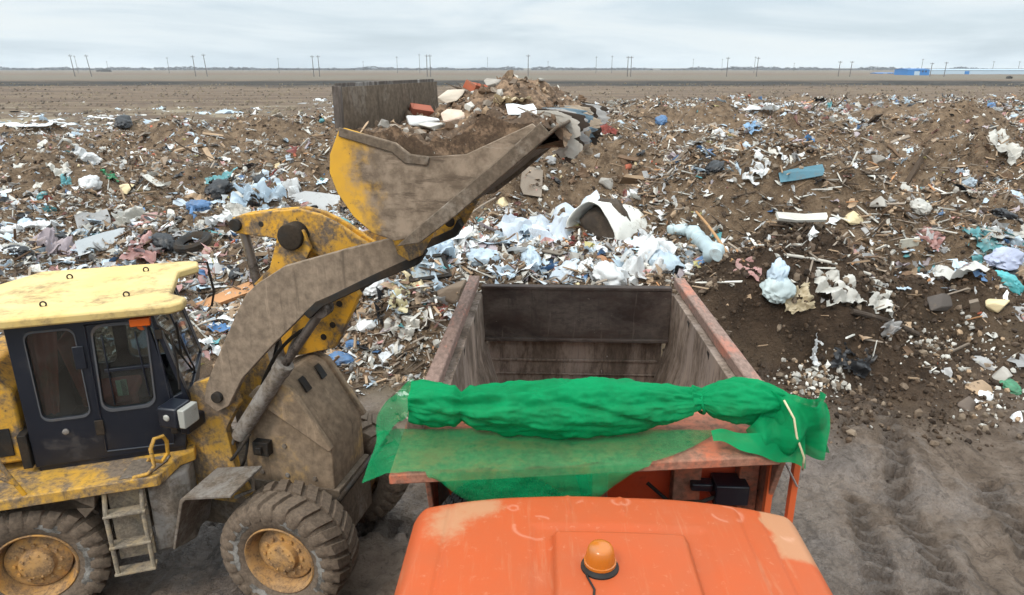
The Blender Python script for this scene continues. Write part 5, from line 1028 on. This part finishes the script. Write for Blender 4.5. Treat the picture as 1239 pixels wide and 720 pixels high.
icf = [(0, 11, 5), (0, 5, 1), (0, 1, 7), (0, 7, 10), (0, 10, 11), (1, 5, 9), (5, 11, 4), (11, 10, 2), (10, 7, 6), (7, 1, 8), (3, 9, 4), (3, 4, 2), (3, 2, 6), (3, 6, 8), (3, 8, 9), (4, 9, 5), (2, 4, 11), (6, 2, 10), (8, 6, 7), (9, 8, 1)]
heap_bits()
# --- the rest of the countable pieces, scattered over the heaps
def colname(c): return CN.get(c, 'grey')
def in_poly(u, v, P):
    c = False; j = len(P) - 1
    for i in range(len(P)):
        if (P[i][1] > v) != (P[j][1] > v) and u < (P[j][0] - P[i][0]) * (v - P[i][1]) / (P[j][1] - P[i][1]) + P[i][0]: c = not c
        j = i
    return c
PLASTIC_ZONES = [([(485, 275), (700, 270), (870, 290), (880, 340), (560, 345), (490, 330)], 1.0), ([(1090, 285), (1239, 275), (1239, 352), (1080, 350)], 1.0), ([(0, 270), (240, 260), (260, 330), (0, 335)], .8), ([(225, 210), (430, 205), (430, 290), (220, 285)], .7), ([(860, 315), (1100, 330), (1090, 372), (930, 365)], .7), ([(400, 310), (560, 330), (545, 440), (370, 420)], .6), ([(0, 132), (210, 132), (170, 158), (0, 165)], .7), ([(230, 290), (300, 330), (260, 440), (215, 400)], .8), ([(895, 122), (1239, 130), (1239, 160), (900, 150)], .5)]
def pzone(u, v):
    m = 0
    for P, k in PLASTIC_ZONES:
        if in_poly(u, v, P): m = max(m, k)
    return m
HIDE = [[(0, 310), (240, 310), (260, 470), (430, 250), (400, 100), (700, 90), (680, 170), (500, 300), (390, 390), (440, 560), (500, 600), (0, 720)], [(500, 346), (565, 335), (825, 332), (1005, 480), (1005, 720), (470, 720), (440, 500)]]
PAL = {'bag': [(WHITE, 6), (PALEB, 5), (OFFW, 4), (BLACK, 3), (BLUE, 1.2), (TEAL, 1), (PINK, 1.3), (GREY, 2)], 'film': [(WHITE, 6), (PALEB, 4), (OFFW, 6), (GREY, 2), (TEAL, .8), (PINK, 1.5), (TAN, 2), (YELLOW, .3), (BLUE, .6)],
       'rag': [(BROWN, 3), (GREY, 3), (MAUVE, 2), (RED, .7), (TAN, 2), (BLACK, 2), (BLUE, .6)], 'rubble': [(STONE, 5), (GREY, 3), (OFFW, 3), (TAN, 2), (BRK, 1.4), (CREAM, 1), (BROWN, 2)],
       'board': [(GRWOOD, 3), (TAN, 3), (OFFW, 2), (GREY, 2), (DKWOOD, 2), (CREAM, 1)], 'plank': [(GRWOOD, 5), (TAN, 4), (DKWOOD, 3), (BROWN, 3), (ORBR, 1)], 'branch': [(DKWOOD, 4), (BROWN, 4), (GRWOOD, 3)]}
CN[BRK] = 'brick red'
SZ = {'bag': (.25, .6), 'film': (.4, 1.1), 'rag': (.5, 1.1), 'rubble': (.2, .55), 'board': (.4, 1.1), 'plank': (.7, 2.2), 'branch': (.7, 2.2)}
COLS = [(0, 110, 'above the rear of the cab roof'), (110, 230, 'above the front of the cab roof'), (230, 330, 'above the tip of the tilt lever'), (330, 420, 'just left of the raised bucket'), (420, 560, 'left of the lorry box'), (560, 690, 'behind the left half of the tailgate'), (690, 830, 'behind the right half of the tailgate'), (830, 935, 'above the net knot on the right'), (935, 1040, 'above the right tail of the net'), (1040, 1145, 'behind the mud track'), (1145, 1240, 'at the right edge')]
BANDS = [(0, 14.5, 'in the nearest rubbish'), (14.5, 19, 'on the first ridge'), (19, 27, 'on the middle heaps'), (27, 40, 'on the further heaps'), (40, 62, 'on the far heaps'), (62, 200, 'at the far field edge')]
scat = []; rs = random.Random(5)
WANT = {'bag': 190, 'film': 220, 'rag': 70, 'rubble': 150, 'board': 105, 'plank': 210, 'branch': 120}
for kind, cnt in WANT.items():
    got = 0; tries = 0
    while got < cnt and tries < 20000:
        tries += 1
        y = math.exp(rs.uniform(math.log(10.0), math.log(100))) if rs.random() < .75 else rs.uniform(14, 90); x = rs.uniform(-1, 1) * (y * .80 + 1.5)
        land, mud, soil, edge = [float(q) for q in zones(x, y)]
        if land < .45 or soil > .3 + .4 * rs.random() or float(bare(x, y)) > .25 + .7 * rs.random(): continue
        z = float(hgt(x, y)); u, v, d = proj((x, y, z))
        if not (0 < u < 1239 and v < 700) or any(in_poly(u, v, P) for P in HIDE): continue
        pz = pzone(u, v)
        if kind in ('bag', 'film'):
            if rs.random() > .12 + pz: continue
        elif kind in ('plank', 'branch', 'board') and (pz > .5 and rs.random() < .7): continue
        lo, hi = SZ[kind]; s = lo + (hi - lo) * rs.random() ** 2; s *= 1 + .010 * y
        px = s * F / d
        if px < 7: continue
        if any(abs(u - h[1]) < .42 * h[3] + .3 * px and -.35 * px < v - h[2] + .1 * h[3] < .38 * px + .25 * h[3] for h in _h) or (abs(u - 236) < 40 and abs(v - 302) < 26) or (abs(u - 745) < 60 and 225 < v < 300) or (abs(u - 516) < 26 and abs(v - 328) < 24): continue
        cs, ws_ = zip(*PAL[kind]); col = rs.choices(cs, ws_)[0]
        if pz > .8 and kind in ('bag', 'film') and col in (OFFW, GREY, TAN): col = rs.choice((WHITE, PALEB))
        scat.append(dict(kind=kind, p=(x, y, z), s=s, col=col, u=u, v=v, px=px)); got += 1
# keep only pieces the camera can see
bpy.context.view_layer.update(); dg = bpy.context.evaluated_depsgraph_get(); keep = []
for q in scat:
    pt = Vector(q['p']) + Vector((0, 0, q['s'] * .2)); o_ = Vector((0, 0, CH)); d_ = (pt - o_); hit = S.ray_cast(dg, o_, d_.normalized(), distance=d_.length - q['s'] * .45)
    if not hit[0]: keep.append(q)
ADJ = {'bag': ('small', 'crumpled', 'bulging'), 'film': ('small torn', 'torn', 'wide torn'), 'rag': ('small', 'crumpled', 'wide'), 'rubble': ('small', 'jagged', 'large'), 'board': ('small broken', 'broken', 'wide broken'), 'plank': ('short splintered', 'splintered', 'long splintered'), 'branch': ('short crooked', 'crooked', 'long crooked')}
NOUN = {'bag': 'plastic bag', 'film': 'plastic sheet', 'rag': 'rag', 'rubble': 'lump of rubble', 'board': 'board', 'plank': 'plank', 'branch': 'branch'}
from collections import defaultdict
gk = defaultdict(list)
for q in keep:
    lo, hi = SZ[q['kind']]; t = (q['s'] / (1 + .010 * q['p'][1]) - lo) / (hi - lo); a = ADJ[q['kind']][0 if t < .12 else (1 if t < .5 else 2)]
    cw_ = next(c for c in COLS if c[0] <= q['u'] < c[1] + 1)[2]; bw = next(b for b in BANDS if b[0] <= q['p'][1] < b[1])[2]
    gk[(a + ' ' + colname(q['col']) + ' ' + NOUN[q['kind']], bw, cw_)].append(q)
ORD = ['', 'second', 'third', 'fourth', 'fifth', 'sixth', 'seventh']
for (nm, bw, cw_), qs in gk.items():
    qs.sort(key=lambda q: q['u']); k = len(qs)
    for i, q in enumerate(qs):
        if k == 1: lb = f'{nm} {bw} {cw_}'
        elif k == 2: lb = f"{('left' if i == 0 else 'right')} one of two: {nm} {bw} {cw_}"
        else: lb = ('leftmost ' if i == 0 else ('rightmost ' if i == k - 1 else ORD[min(i, 6)] + ' from left, ')) + f'{nm} {bw} {cw_}'
        lb = ' '.join(lb.split()[:16]) if len(lb.split()) <= 16 else ' '.join(lb.replace(' one of two:', '').replace('in the nearest rubbish', 'nearby').replace('on the ', 'on ').split()[:16])
        put(q['kind'], q['p'], q['s'], q['col'], lb, group={'bag': 'plastic bags on the rubbish', 'film': 'plastic sheets on the rubbish', 'rag': 'rags on the rubbish', 'rubble': 'rubble lumps on the rubbish', 'board': 'boards on the rubbish', 'plank': 'planks on the rubbish', 'branch': 'branches on the rubbish'}[q['kind']],
            tilt=(rs.uniform(-14, 14) + (rs.choice((0, 35)) if q['kind'] == 'film' else 0), rs.uniform(-16, 12)), sink=.03)
# --- uncountable litter: splinters, scraps, chips and clods
def scatter(name, tv, tf, cnt, smin, smax, pal, mat, label, cat, seed, flat=.5, sx=(1, 1, 1), jit=.15, where=None, grow=.012, ylim=(9.3, 118)):
    rg = np.random.default_rng(seed); N0 = int(cnt * 3.2)
    y = np.exp(rg.uniform(math.log(ylim[0]), math.log(ylim[1]), N0)); mixu = rg.random(N0) < .35; y = np.where(mixu, rg.uniform(12, ylim[1], N0), y)
    x = rg.uniform(-1, 1, N0) * (y * .86 + 2.5)
    land, mud, soil, edge = zones(x, y); w = where(x, y, land, mud, soil, rg)
    ok = rg.random(N0) < w; x, y = x[ok][:cnt], y[ok][:cnt]; n_ = len(x); z = hgt(x, y)
    s = (smin + (smax - smin) * rg.random(n_) ** 2.6) * (1 + grow * y)
    tv = np.asarray(tv, float); kv = len(tv)
    V = tv[None] * np.array(sx) * (1 + rg.uniform(-.3, .3, (n_, 1, 3))) + rg.normal(0, jit, (n_, kv, 3)) * np.array(sx) * .6
    V *= s[:, None, None]
    a, b, g = rg.uniform(0, 2 * np.pi, n_), rg.normal(0, flat, n_), rg.normal(0, flat, n_)
    ca, sa, cb_, sb_, cg, sg = np.cos(a), np.sin(a), np.cos(b), np.sin(b), np.cos(g), np.sin(g)
    RX = np.zeros((n_, 3, 3)); RX[:, 0, 0] = 1; RX[:, 1, 1] = cb_; RX[:, 1, 2] = -sb_; RX[:, 2, 1] = sb_; RX[:, 2, 2] = cb_
    RY = np.zeros((n_, 3, 3)); RY[:, 1, 1] = 1; RY[:, 0, 0] = cg; RY[:, 0, 2] = sg; RY[:, 2, 0] = -sg; RY[:, 2, 2] = cg
    RZ = np.zeros((n_, 3, 3)); RZ[:, 2, 2] = 1; RZ[:, 0, 0] = ca; RZ[:, 0, 1] = -sa; RZ[:, 1, 0] = sa; RZ[:, 1, 1] = ca
    V = np.einsum('nij,nkj->nki', RZ @ RY @ RX, V); V += np.stack([x, y, z + s * .12 * sx[2] * (flat > 1) - s * .02 * (flat <= 1) + .012], -1)[:, None]
    Fq = (np.asarray(tf)[None] + (np.arange(n_) * kv)[:, None, None]).reshape(-1, len(tf[0]))
    me = fastmesh(name, V.reshape(-1, 3), Fq); me.materials.append(M[mat])
    cs = np.array([c for c, w_ in pal]); ws_ = np.array([w_ for c, w_ in pal], float); ci = cs[rg.choice(len(cs), n_, p=ws_ / ws_.sum())] * rg.uniform(.65, 1.15, (n_, 1))
    pcol(me, np.repeat(ci, kv, 0)); o = bpy.data.objects.new(name, me); COL.objects.link(o); return tag(o, label, cat, kind='stuff')
cube = [(-.5, -.5, -.5), (.5, -.5, -.5), (.5, .5, -.5), (-.5, .5, -.5), (-.5, -.5, .5), (.5, -.5, .5), (.5, .5, .5), (-.5, .5, .5)]; cf = [(0, 3, 2, 1), (4, 5, 6, 7), (0, 1, 5, 4), (1, 2, 6, 5), (2, 3, 7, 6), (3, 0, 4, 7)]
g4 = [(i / 3 - .5, j / 3 - .5, 0) for i in range(4) for j in range(4)]; g4f = [(i * 4 + j, i * 4 + j + 4, i * 4 + j + 5, i * 4 + j + 1) for i in range(3) for j in range(3)]
_ph = (1 + 5 ** .5) / 2; icv = [tuple(np.array(q) * .27) for q in [(-1, _ph, 0), (1, _ph, 0), (-1, -_ph, 0), (1, -_ph, 0), (0, -1, _ph), (0, 1, _ph), (0, -1, -_ph), (0, 1, -_ph), (_ph, 0, -1), (_ph, 0, 1), (-_ph, 0, -1), (-_ph, 0, 1)]]
icf = [(0, 11, 5), (0, 5, 1), (0, 1, 7), (0, 7, 10), (0, 10, 11), (1, 5, 9), (5, 11, 4), (11, 10, 2), (10, 7, 6), (7, 1, 8), (3, 9, 4), (3, 4, 2), (3, 2, 6), (3, 6, 8), (3, 8, 9), (4, 9, 5), (2, 4, 11), (6, 2, 10), (8, 6, 7), (9, 8, 1)]
octv = [(.5, 0, 0), (0, .5, 0), (-.5, 0, 0), (0, -.5, 0), (0, 0, .4), (0, 0, -.4)]; octf = [(0, 1, 4), (1, 2, 4), (2, 3, 4), (3, 0, 4), (1, 0, 5), (2, 1, 5), (3, 2, 5), (0, 3, 5)]
def clus(x, y, f, s, a=-.1, b=.5): return sst(a, b, pn(x * f, y * f, s) + .5 * pn(x * f * 3, y * f * 3, s + 1))
def uvz(x, y):
    z = hgt(x, y); dz = y * CP - (z - CH) * SP; yy = -y * SP - (z - CH) * CP; u = 619.5 + F * x / dz; v = 360 + F * yy / dz
    m = np.zeros_like(x)
    for P, k in PLASTIC_ZONES:
        ins = np.zeros(x.shape, bool); j = len(P) - 1
        for i in range(len(P)):
            (xi, yi), (xj, yj) = P[i], P[j]
            ins ^= ((yi > v) != (yj > v)) & (u < (xj - xi) * (v - yi) / ((yj - yi) if yj != yi else 1e-9) + xi); j = i
        m = np.maximum(m, ins * k)
    return m
w_wood = lambda x, y, l, m, s, r: l * (1 - .72 * s) * (1 - .35 * bare(x, y)) * (.25 + .75 * clus(x, y, .16, 51)) * (1 - .6 * uvz(x, y))
w_plas = lambda x, y, l, m, s, r: l * (1 - .95 * s) * (1 - .6 * bare(x, y)) * np.clip(.20 + .42 * clus(x, y, .13, 61) + 1.0 * uvz(x, y), 0, 1)
w_chip = lambda x, y, l, m, s, r: l * (1 - .8 * s) * (1 - .35 * bare(x, y)) * (.35 + .65 * clus(x, y, .22, 71)) + .006 * m
w_clod = lambda x, y, l, m, s, r: np.clip(l * (.35 - .15 * s) + .10 * m + .10 * s, 0, 1)
scatter('wood_litter', cube, cf, 85000, .07, .66, [(GRWOOD, 6), (TAN, 3.5), (DKWOOD, 5), (BROWN, 3.5), (OFFW, 2.6), (ORBR, .6)], 'wood', 'splintered sticks and wood scraps strewn over the heaps', 'wood litter', 101, .38, (1, .06, .04), .035, w_wood)
scatter('plastic_litter', g4, g4f, 38000, .035, .34, [(WHITE, 6), (PALEB, 4), (OFFW, 6), (GREY, 3), (BLACK, 3), (TEAL, .7), (BLUE, .8), (PINK, 1.6), (TAN, 2), (RED, .4), (YELLOW, .3), (MAUVE, 1.5)], 'plastic', 'small torn plastic and paper scraps strewn over the heaps', 'plastic litter', 102, .55, (1, .75, .45), .30, w_plas)
scatter('paper_litter', g4, g4f, 40000, .03, .24, [(OFFW, 7), (WHITE, 3), (TAN, 6), (GREY, 4), (BROWN, 4), (PINK, 1), (MAUVE, 1)], 'cloth', 'small faded paper and rag scraps strewn over the heaps', 'paper litter', 103, .6, (1, .7, .5), .30, w_wood)
scatter('rubble_litter', icv, icf, 24000, .025, .16, [(STONE, 4), (OFFW, 3), (GREY, 2), (TAN, 5), (BRK, .7), (CREAM, .6), (BROWN, 4)], 'solid', 'broken stone and brick chips strewn over the heaps', 'rubble litter', 104, 1.2, (1, .75, .6), .18, w_chip)
scatter('soil_clods', icv, icf, 60000, .02, .15, [((.15, .11, .078), 4), ((.085, .06, .043), 4), ((.21, .16, .115), 3), ((.05, .036, .027), 3)], 'clod', 'loose clods of brown and black soil', 'soil clods', 105, 1.2, (1, .9, .8), .10, w_clod)
scatter('dark_clods', icv, icf, 16000, .015, .11, [((.075, .05, .033), 4), ((.042, .029, .02), 3), ((.115, .08, .054), 2)], 'clod', 'crumbly dark soil clods on the bank beside the lorry', 'soil clods', 106, 1.2, (1, .9, .75), .12, lambda x, y, l, m, s, r: np.clip(s * 1.1 - .1, 0, 1), 0, (9.3, 17))
g8 = [(i / 6 - .5, j / 6 - .5, .05 * math.sin(i * 2.1 + j)) for i in range(7) for j in range(7)]; g8f = [(i * 7 + j, i * 7 + j + 7, i * 7 + j + 8, i * 7 + j + 1) for i in range(6) for j in range(6)]
scatter('sheet_litter', g8, g8f, 800, .3, 1.0, [(WHITE, 6), (PALEB, 6), (OFFW, 3), (GREY, 1), ((.60, .66, .72), 4)], 'plastic', 'flattened pale plastic sheets matted together over the ridges', 'plastic litter', 109, .16, (1, .7, .5), .085, lambda x, y, l, m, s, r: l * (1 - .9 * s) * np.clip(uvz(x, y) - .55, 0, 1) * 2, 0, (10.5, 32))
FZ = [([(0, 136), (215, 130), (190, 160), (0, 168)], 1.0), ([(210, 126), (300, 130), (420, 118), (420, 150), (220, 146)], .45), ([(890, 118), (1239, 118), (1239, 150), (900, 145)], .35)]
def w_field(x, y, l, m, s, r):
    global PLASTIC_ZONES
    keep_z = PLASTIC_ZONES; PLASTIC_ZONES = FZ; w = uvz(x, y); PLASTIC_ZONES = keep_z
    return np.clip((w * clus(x, y, .12, 91, -.3, .3) + .004) * (1 - l * .7), 0, 1)
scatter('field_scraps', g4, g4f, 2600, .15, .7, [(WHITE, 6), (PALEB, 3), (OFFW, 5), (GREY, 2), (BLACK, 1)], 'plastic', 'white windblown scraps strewn at the edge of the field', 'plastic litter', 108, .3, (1, .75, .3), .25, w_field, .008, (45, 130))
# white gravelly spill on the soil bank
def spill(name, u, v, ru, rv, cnt, seed, label):
    rg = np.random.default_rng(seed); V = []; Fq = []; C_ = []
    for i in range(cnt):
        p = on_ground(u + rg.normal() * ru, v + rg.normal() * rv); s = .025 + .085 * rg.random() ** 2.5
        q = np.array(icv) * s * rg.uniform(.5, 1.3, 3) + rg.normal(0, .12, (12, 3)) * s + p + np.array([0, 0, s * .2]); V.append(q); Fq.append(np.array(icf) + 12 * i); C_.append(np.tile(np.array(OFFW if rg.random() < .6 else TAN) * rg.uniform(.5, 1.05), (12, 1)))
    me = fastmesh(name, np.concatenate(V), np.concatenate(Fq)); me.materials.append(M['solid']); pcol(me, np.concatenate(C_)); o = bpy.data.objects.new(name, me); COL.objects.link(o); tag(o, label, 'rubble litter', kind='stuff')
spill('plaster_spill', 985, 462, 22, 13, 260, 1, 'spill of small whitish plaster bits beside the lorry box')
spill('plaster_spill', 1142, 420, 24, 20, 170, 2, 'scatter of small white bits on the soil bank above the mud')
spill('stone_spill', 1205, 465, 25, 28, 170, 3, 'pile of small stones at the right edge above the mud')
spill('rubble_spill', 470, 425, 60, 28, 420, 4, 'thin spill of pale rubble bits between loader and lorry')
# ------------------------------------------------------------------ field, horizon
def tuft_field():
    rg = np.random.default_rng(8); cnt = 5000
    y = np.exp(rg.uniform(math.log(45), math.log(260), cnt * 3)); x = rg.uniform(-1, 1, cnt * 3) * (y * .85); land = zones(x, y)[0]; k = (land < .35) & (pn(x / 9, y / 9, 33) > -.1); x, y = x[k][:cnt], y[k][:cnt]; n_ = len(x); z = hgt(x, y)
    h = rg.uniform(.06, .28, n_) * (1 + y * .002); a = rg.uniform(0, np.pi, n_); wd = rg.uniform(.1, .4, n_) * (1 + y * .004)
    dx, dy = np.cos(a) * wd / 2, np.sin(a) * wd / 2
    V = np.stack([np.stack([x - dx, y - dy, z - .02], -1), np.stack([x + dx, y + dy, z - .02], -1), np.stack([x + dx * 1.2 + rg.normal(0, .1, n_), y + dy, z + h], -1), np.stack([x - dx * .6 + rg.normal(0, .1, n_), y - dy + .15, z + h * .8], -1)], 1)
    me = fastmesh('dry_grass', V.reshape(-1, 3), np.arange(n_ * 4).reshape(-1, 4)); me.materials.append(M['clod'])
    pl = np.array([(.20, .16, .11), (.16, .125, .095), (.125, .10, .078), (.24, .195, .135)]); pcol(me, np.repeat(pl[rg.integers(0, 4, n_)] * rg.uniform(.8, 1.1, (n_, 1)), 4, 0))
    o = bpy.data.objects.new('dry_grass', me); COL.objects.link(o); tag(o, 'pale dry grass tufts out in the field', 'dry grass', kind='stuff')
tuft_field()
POLES = [(91, 66, 0, -4), (95, 67, 1, -4), (111, 66, 0, -6), (131, 74, 2, 0), (205, 69, 1, -1), (237, 67, 0, -2), (251, 65, 0, -4), (338, 70, 1, 0), (380, 67, 0, -1), (387, 67, 0, -1), (440, 74, 2, 0), (481, 68, 1, 0), (508, 65, 1, 0), (517, 66, 0, 0), (521, 66, 0, 0), (590, 69, 2, 0), (639, 66, 0, 0), (663, 74, 2, 0), (721, 68, 1, 0), (740, 67, 1, 0), (759, 68, 0, 0), (763, 68, 0, 0), (838, 71, 2, 0), (873, 71, 2, 0), (879, 69, 0, 0), (912, 68, 1, 1), (915, 69, 0, 1), (960, 76, 2, 0), (1014, 74, 0, 1), (1028, 74, 0, 2), (1052, 80, 2, 0), (1061, 80, 2, 0), (1114, 71, 1, 0), (1125, 76, 0, 1), (1142, 75, 0, 1), (1171, 82, 2, 0), (1200, 74, 1, 0), (1231, 74, 1, 0)]
lone = {0: 'sturdy near', 1: 'slim far', 2: 'faint distant'}; cnts = defaultdict(int)
tot = {t: sum(1 for q in POLES if q[2] == t) for t in range(3)}
NTH = ['first', 'second', 'third', 'fourth', 'fifth', 'sixth', 'seventh', 'eighth', 'ninth', 'tenth', 'eleventh', 'twelfth', 'thirteenth', 'fourteenth', 'fifteenth', 'sixteenth', 'seventeenth', 'eighteenth', 'nineteenth', 'twentieth']
for i, (u, vt, t, lean) in enumerate(POLES):
    Y = (470, 760, 1150)[t]; X_ = (u - 619.5) / F * (Y * CP + CH * SP); d = ray(u, vt); zt = CH + d[2] * Y / d[1]; zb = float(hgt(X_, Y)); h = zt - zb; r = (.26, .24, .26)[t]
    mb = MB().tube([(0, 0, 0), (math.sin(R(lean)) * h, 0, h)], [r, r * .7], 8); tx = math.sin(R(lean)) * h
    o = mb.build('power_pole', M['pole'], bev=0); o.location = (X_, Y, zb)
    ca_ = MB().box((tx * .93 - 1.1, -.12, h * .93 - .12), (tx * .93 + 1.1, .12, h * .93 + .12)).build('crossarm', M['pole'], o, bev=0); ca_.data.transform(Matrix.Identity(4)); 
    ca_.data.transform(Matrix.Translation(o.location))
    for q in (-1, 0, 1): 
        ins = MB().tube([(tx * .93 + q, 0, h * .93 + .1), (tx * .93 + q, 0, h * .93 + .55)], .09, 6).build('insulator', M['pole'], o, bev=0); ins.data.transform(Matrix.Translation(o.location))
    tag(o, f"{lone[t]} {'leaning ' if abs(lean) > 1 else ''}power pole on the horizon, {NTH[cnts[t]]} such pole from the left", 'power pole', 'power poles along the horizon'); cnts[t] += 1
# blue sheds far right
def shed(name, u0, u1, vt, Y, mat, rmat, label, depth=20):
    x0, x1 = [(u - 619.5) / F * (Y * CP + CH * SP) for u in (u0, u1)]; d = ray((u0 + u1) / 2, vt); zt = CH + d[2] * Y / d[1]
    e = empty(name, ((x0 + x1) / 2, Y, 0), label, 'building'); MB().box((x0, Y, -.5), (x1, Y + depth, zt - .6)).build('wall', M[mat], e, bev=0)
    MB().add([(x0 - .4, Y - .4, zt - .6), (x1 + .4, Y - .4, zt - .6), (x1 + .4, Y + depth + .4, zt - .6), (x0 - .4, Y + depth + .4, zt - .6), (x0 - .4, Y + depth / 2, zt), (x1 + .4, Y + depth / 2, zt)], [(0, 1, 5, 4), (2, 3, 4, 5), (0, 4, 3), (1, 2, 5), (0, 3, 2, 1)]).build('roof', M[rmat], e, bev=0)
    db = MB().box((x0 + (x1 - x0) * .3, Y - .15, 0), (x0 + (x1 - x0) * .3 + 4, Y + .1, (zt) * .6)).build('door', M['paleblue' if mat != 'paleblue' else 'blueroof'], e, bev=0)
    for k in range(0 if 'hall' in name else 3):
        xx = x0 + (x1 - x0) * (.5 + .15 * k); MB().box((xx, Y - .12, zt * .45), (xx + (x1 - x0) * .06, Y + .1, zt * .7)).build('window', M['navy'], e, bev=0)
shed('blue_shed', 1098, 1124, 83, 560, 'blueroof', 'blueroof', 'bright blue shed on the horizon at the right')
shed('long_hall', 1126, 1262, 83.5, 640, 'paleblue', 'paleblue', 'long pale blue hall on the horizon right of the bright blue shed', 40)
shed('low_shed', 1062, 1084, 87.9, 700, 'blueroof', 'blueroof', 'low blue shed on the horizon left of the bright blue shed', 15)
def blob(name, u, vt, Y, wpx, label):
    X_ = (u - 619.5) / F * (Y * CP + CH * SP); d = ray(u, vt); h = max(1.5, CH + d[2] * Y / d[1]); wd = wpx * Y / F; rg = np.random.default_rng(int(u)); V = []; n_ = 500
    for i in range(n_):
        t = rg.random() * 6.28; r_ = rg.random() ** .5; c = np.array([X_ + math.cos(t) * r_ * wd / 2, Y + math.sin(t) * r_ * wd / 3, h * (.1 + .85 * rg.random() * (1 - .5 * r_ ** 2))]); V += [c + rg.normal(0, h * .10, 3) for k in range(4)]
    me = fastmesh('bush', np.array(V), np.arange(n_ * 4).reshape(-1, 4)); me.materials.append(M['leaf']); pcol(me, np.tile((.07, .062, .055), (n_ * 4, 1))); o = bpy.data.objects.new('bush', me); COL.objects.link(o); me.transform(Matrix.Translation((-X_, -Y, 0))); o.location = (X_, Y, 0)
    tag(o, label, 'bush', 'bushes along the horizon')
blob('bush', 126, 83.6, 1000, 17, 'dark bush on the horizon near the leaning poles at the far left')
blob('bush', 1221, 92.5, 380, 7, 'small dark bush in front of the long pale blue hall')
def treeline():
    rg = np.random.default_rng(4); V = []; n_ = 26000; u = rg.uniform(-300, 1540, n_); keep_ = (pn(u * .02, u * 0 + 2, 44) + .4 * pn(u * .09, u * 0, 45)) > -.6; u = u[keep_]; n_ = len(u)
    Y = 1700 + 300 * rg.random(n_); X_ = (u - 619.5) / F * (Y * CP); h = (4.5 + 5.0 * np.clip(pn(u * .03, u * 0 + 5, 46) + .5 * pn(u * .15, u * 0 + 5, 47), -.5, 1)) * rg.random(n_)
    c = np.stack([X_, Y, h], -1); V = c[:, None] + rg.normal(0, 1.0, (n_, 4, 3)) * np.array([2.2, 1, .8]); V[..., 2] = np.maximum(V[..., 2], -.5)
    me = fastmesh('treeline', V.reshape(-1, 3), np.arange(n_ * 4).reshape(-1, 4)); me.materials.append(M['leaf']); pcol(me, np.tile((.085, .085, .09), (n_ * 4, 1))); o = bpy.data.objects.new('treeline', me); COL.objects.link(o)
    tag(o, 'dark line of far woods along the horizon', 'treeline', kind='stuff')
treeline()

# ------------------------------------------------------------------ the damp air that pales the far plain
hz = MB().box((-2600, -60, -3), (2600, 2600, 32)).build('haze', M['pole'], None, bev=0)
hm = bpy.data.materials.new('pale air'); hm.use_nodes = True; hn = hm.node_tree; hn.nodes.clear(); ho2 = N(hn, 'ShaderNodeOutputMaterial'); pv = N(hn, 'ShaderNodeVolumePrincipled', Density=.00013); pv.inputs['Color'].default_value = (.86, .92, .97, 1)
hn.links.new(pv.outputs[0], ho2.inputs[1]); hz.data.materials.clear(); hz.data.materials.append(hm); tag(hz, 'thin pale haze lying over the plain', 'haze', kind='stuff')
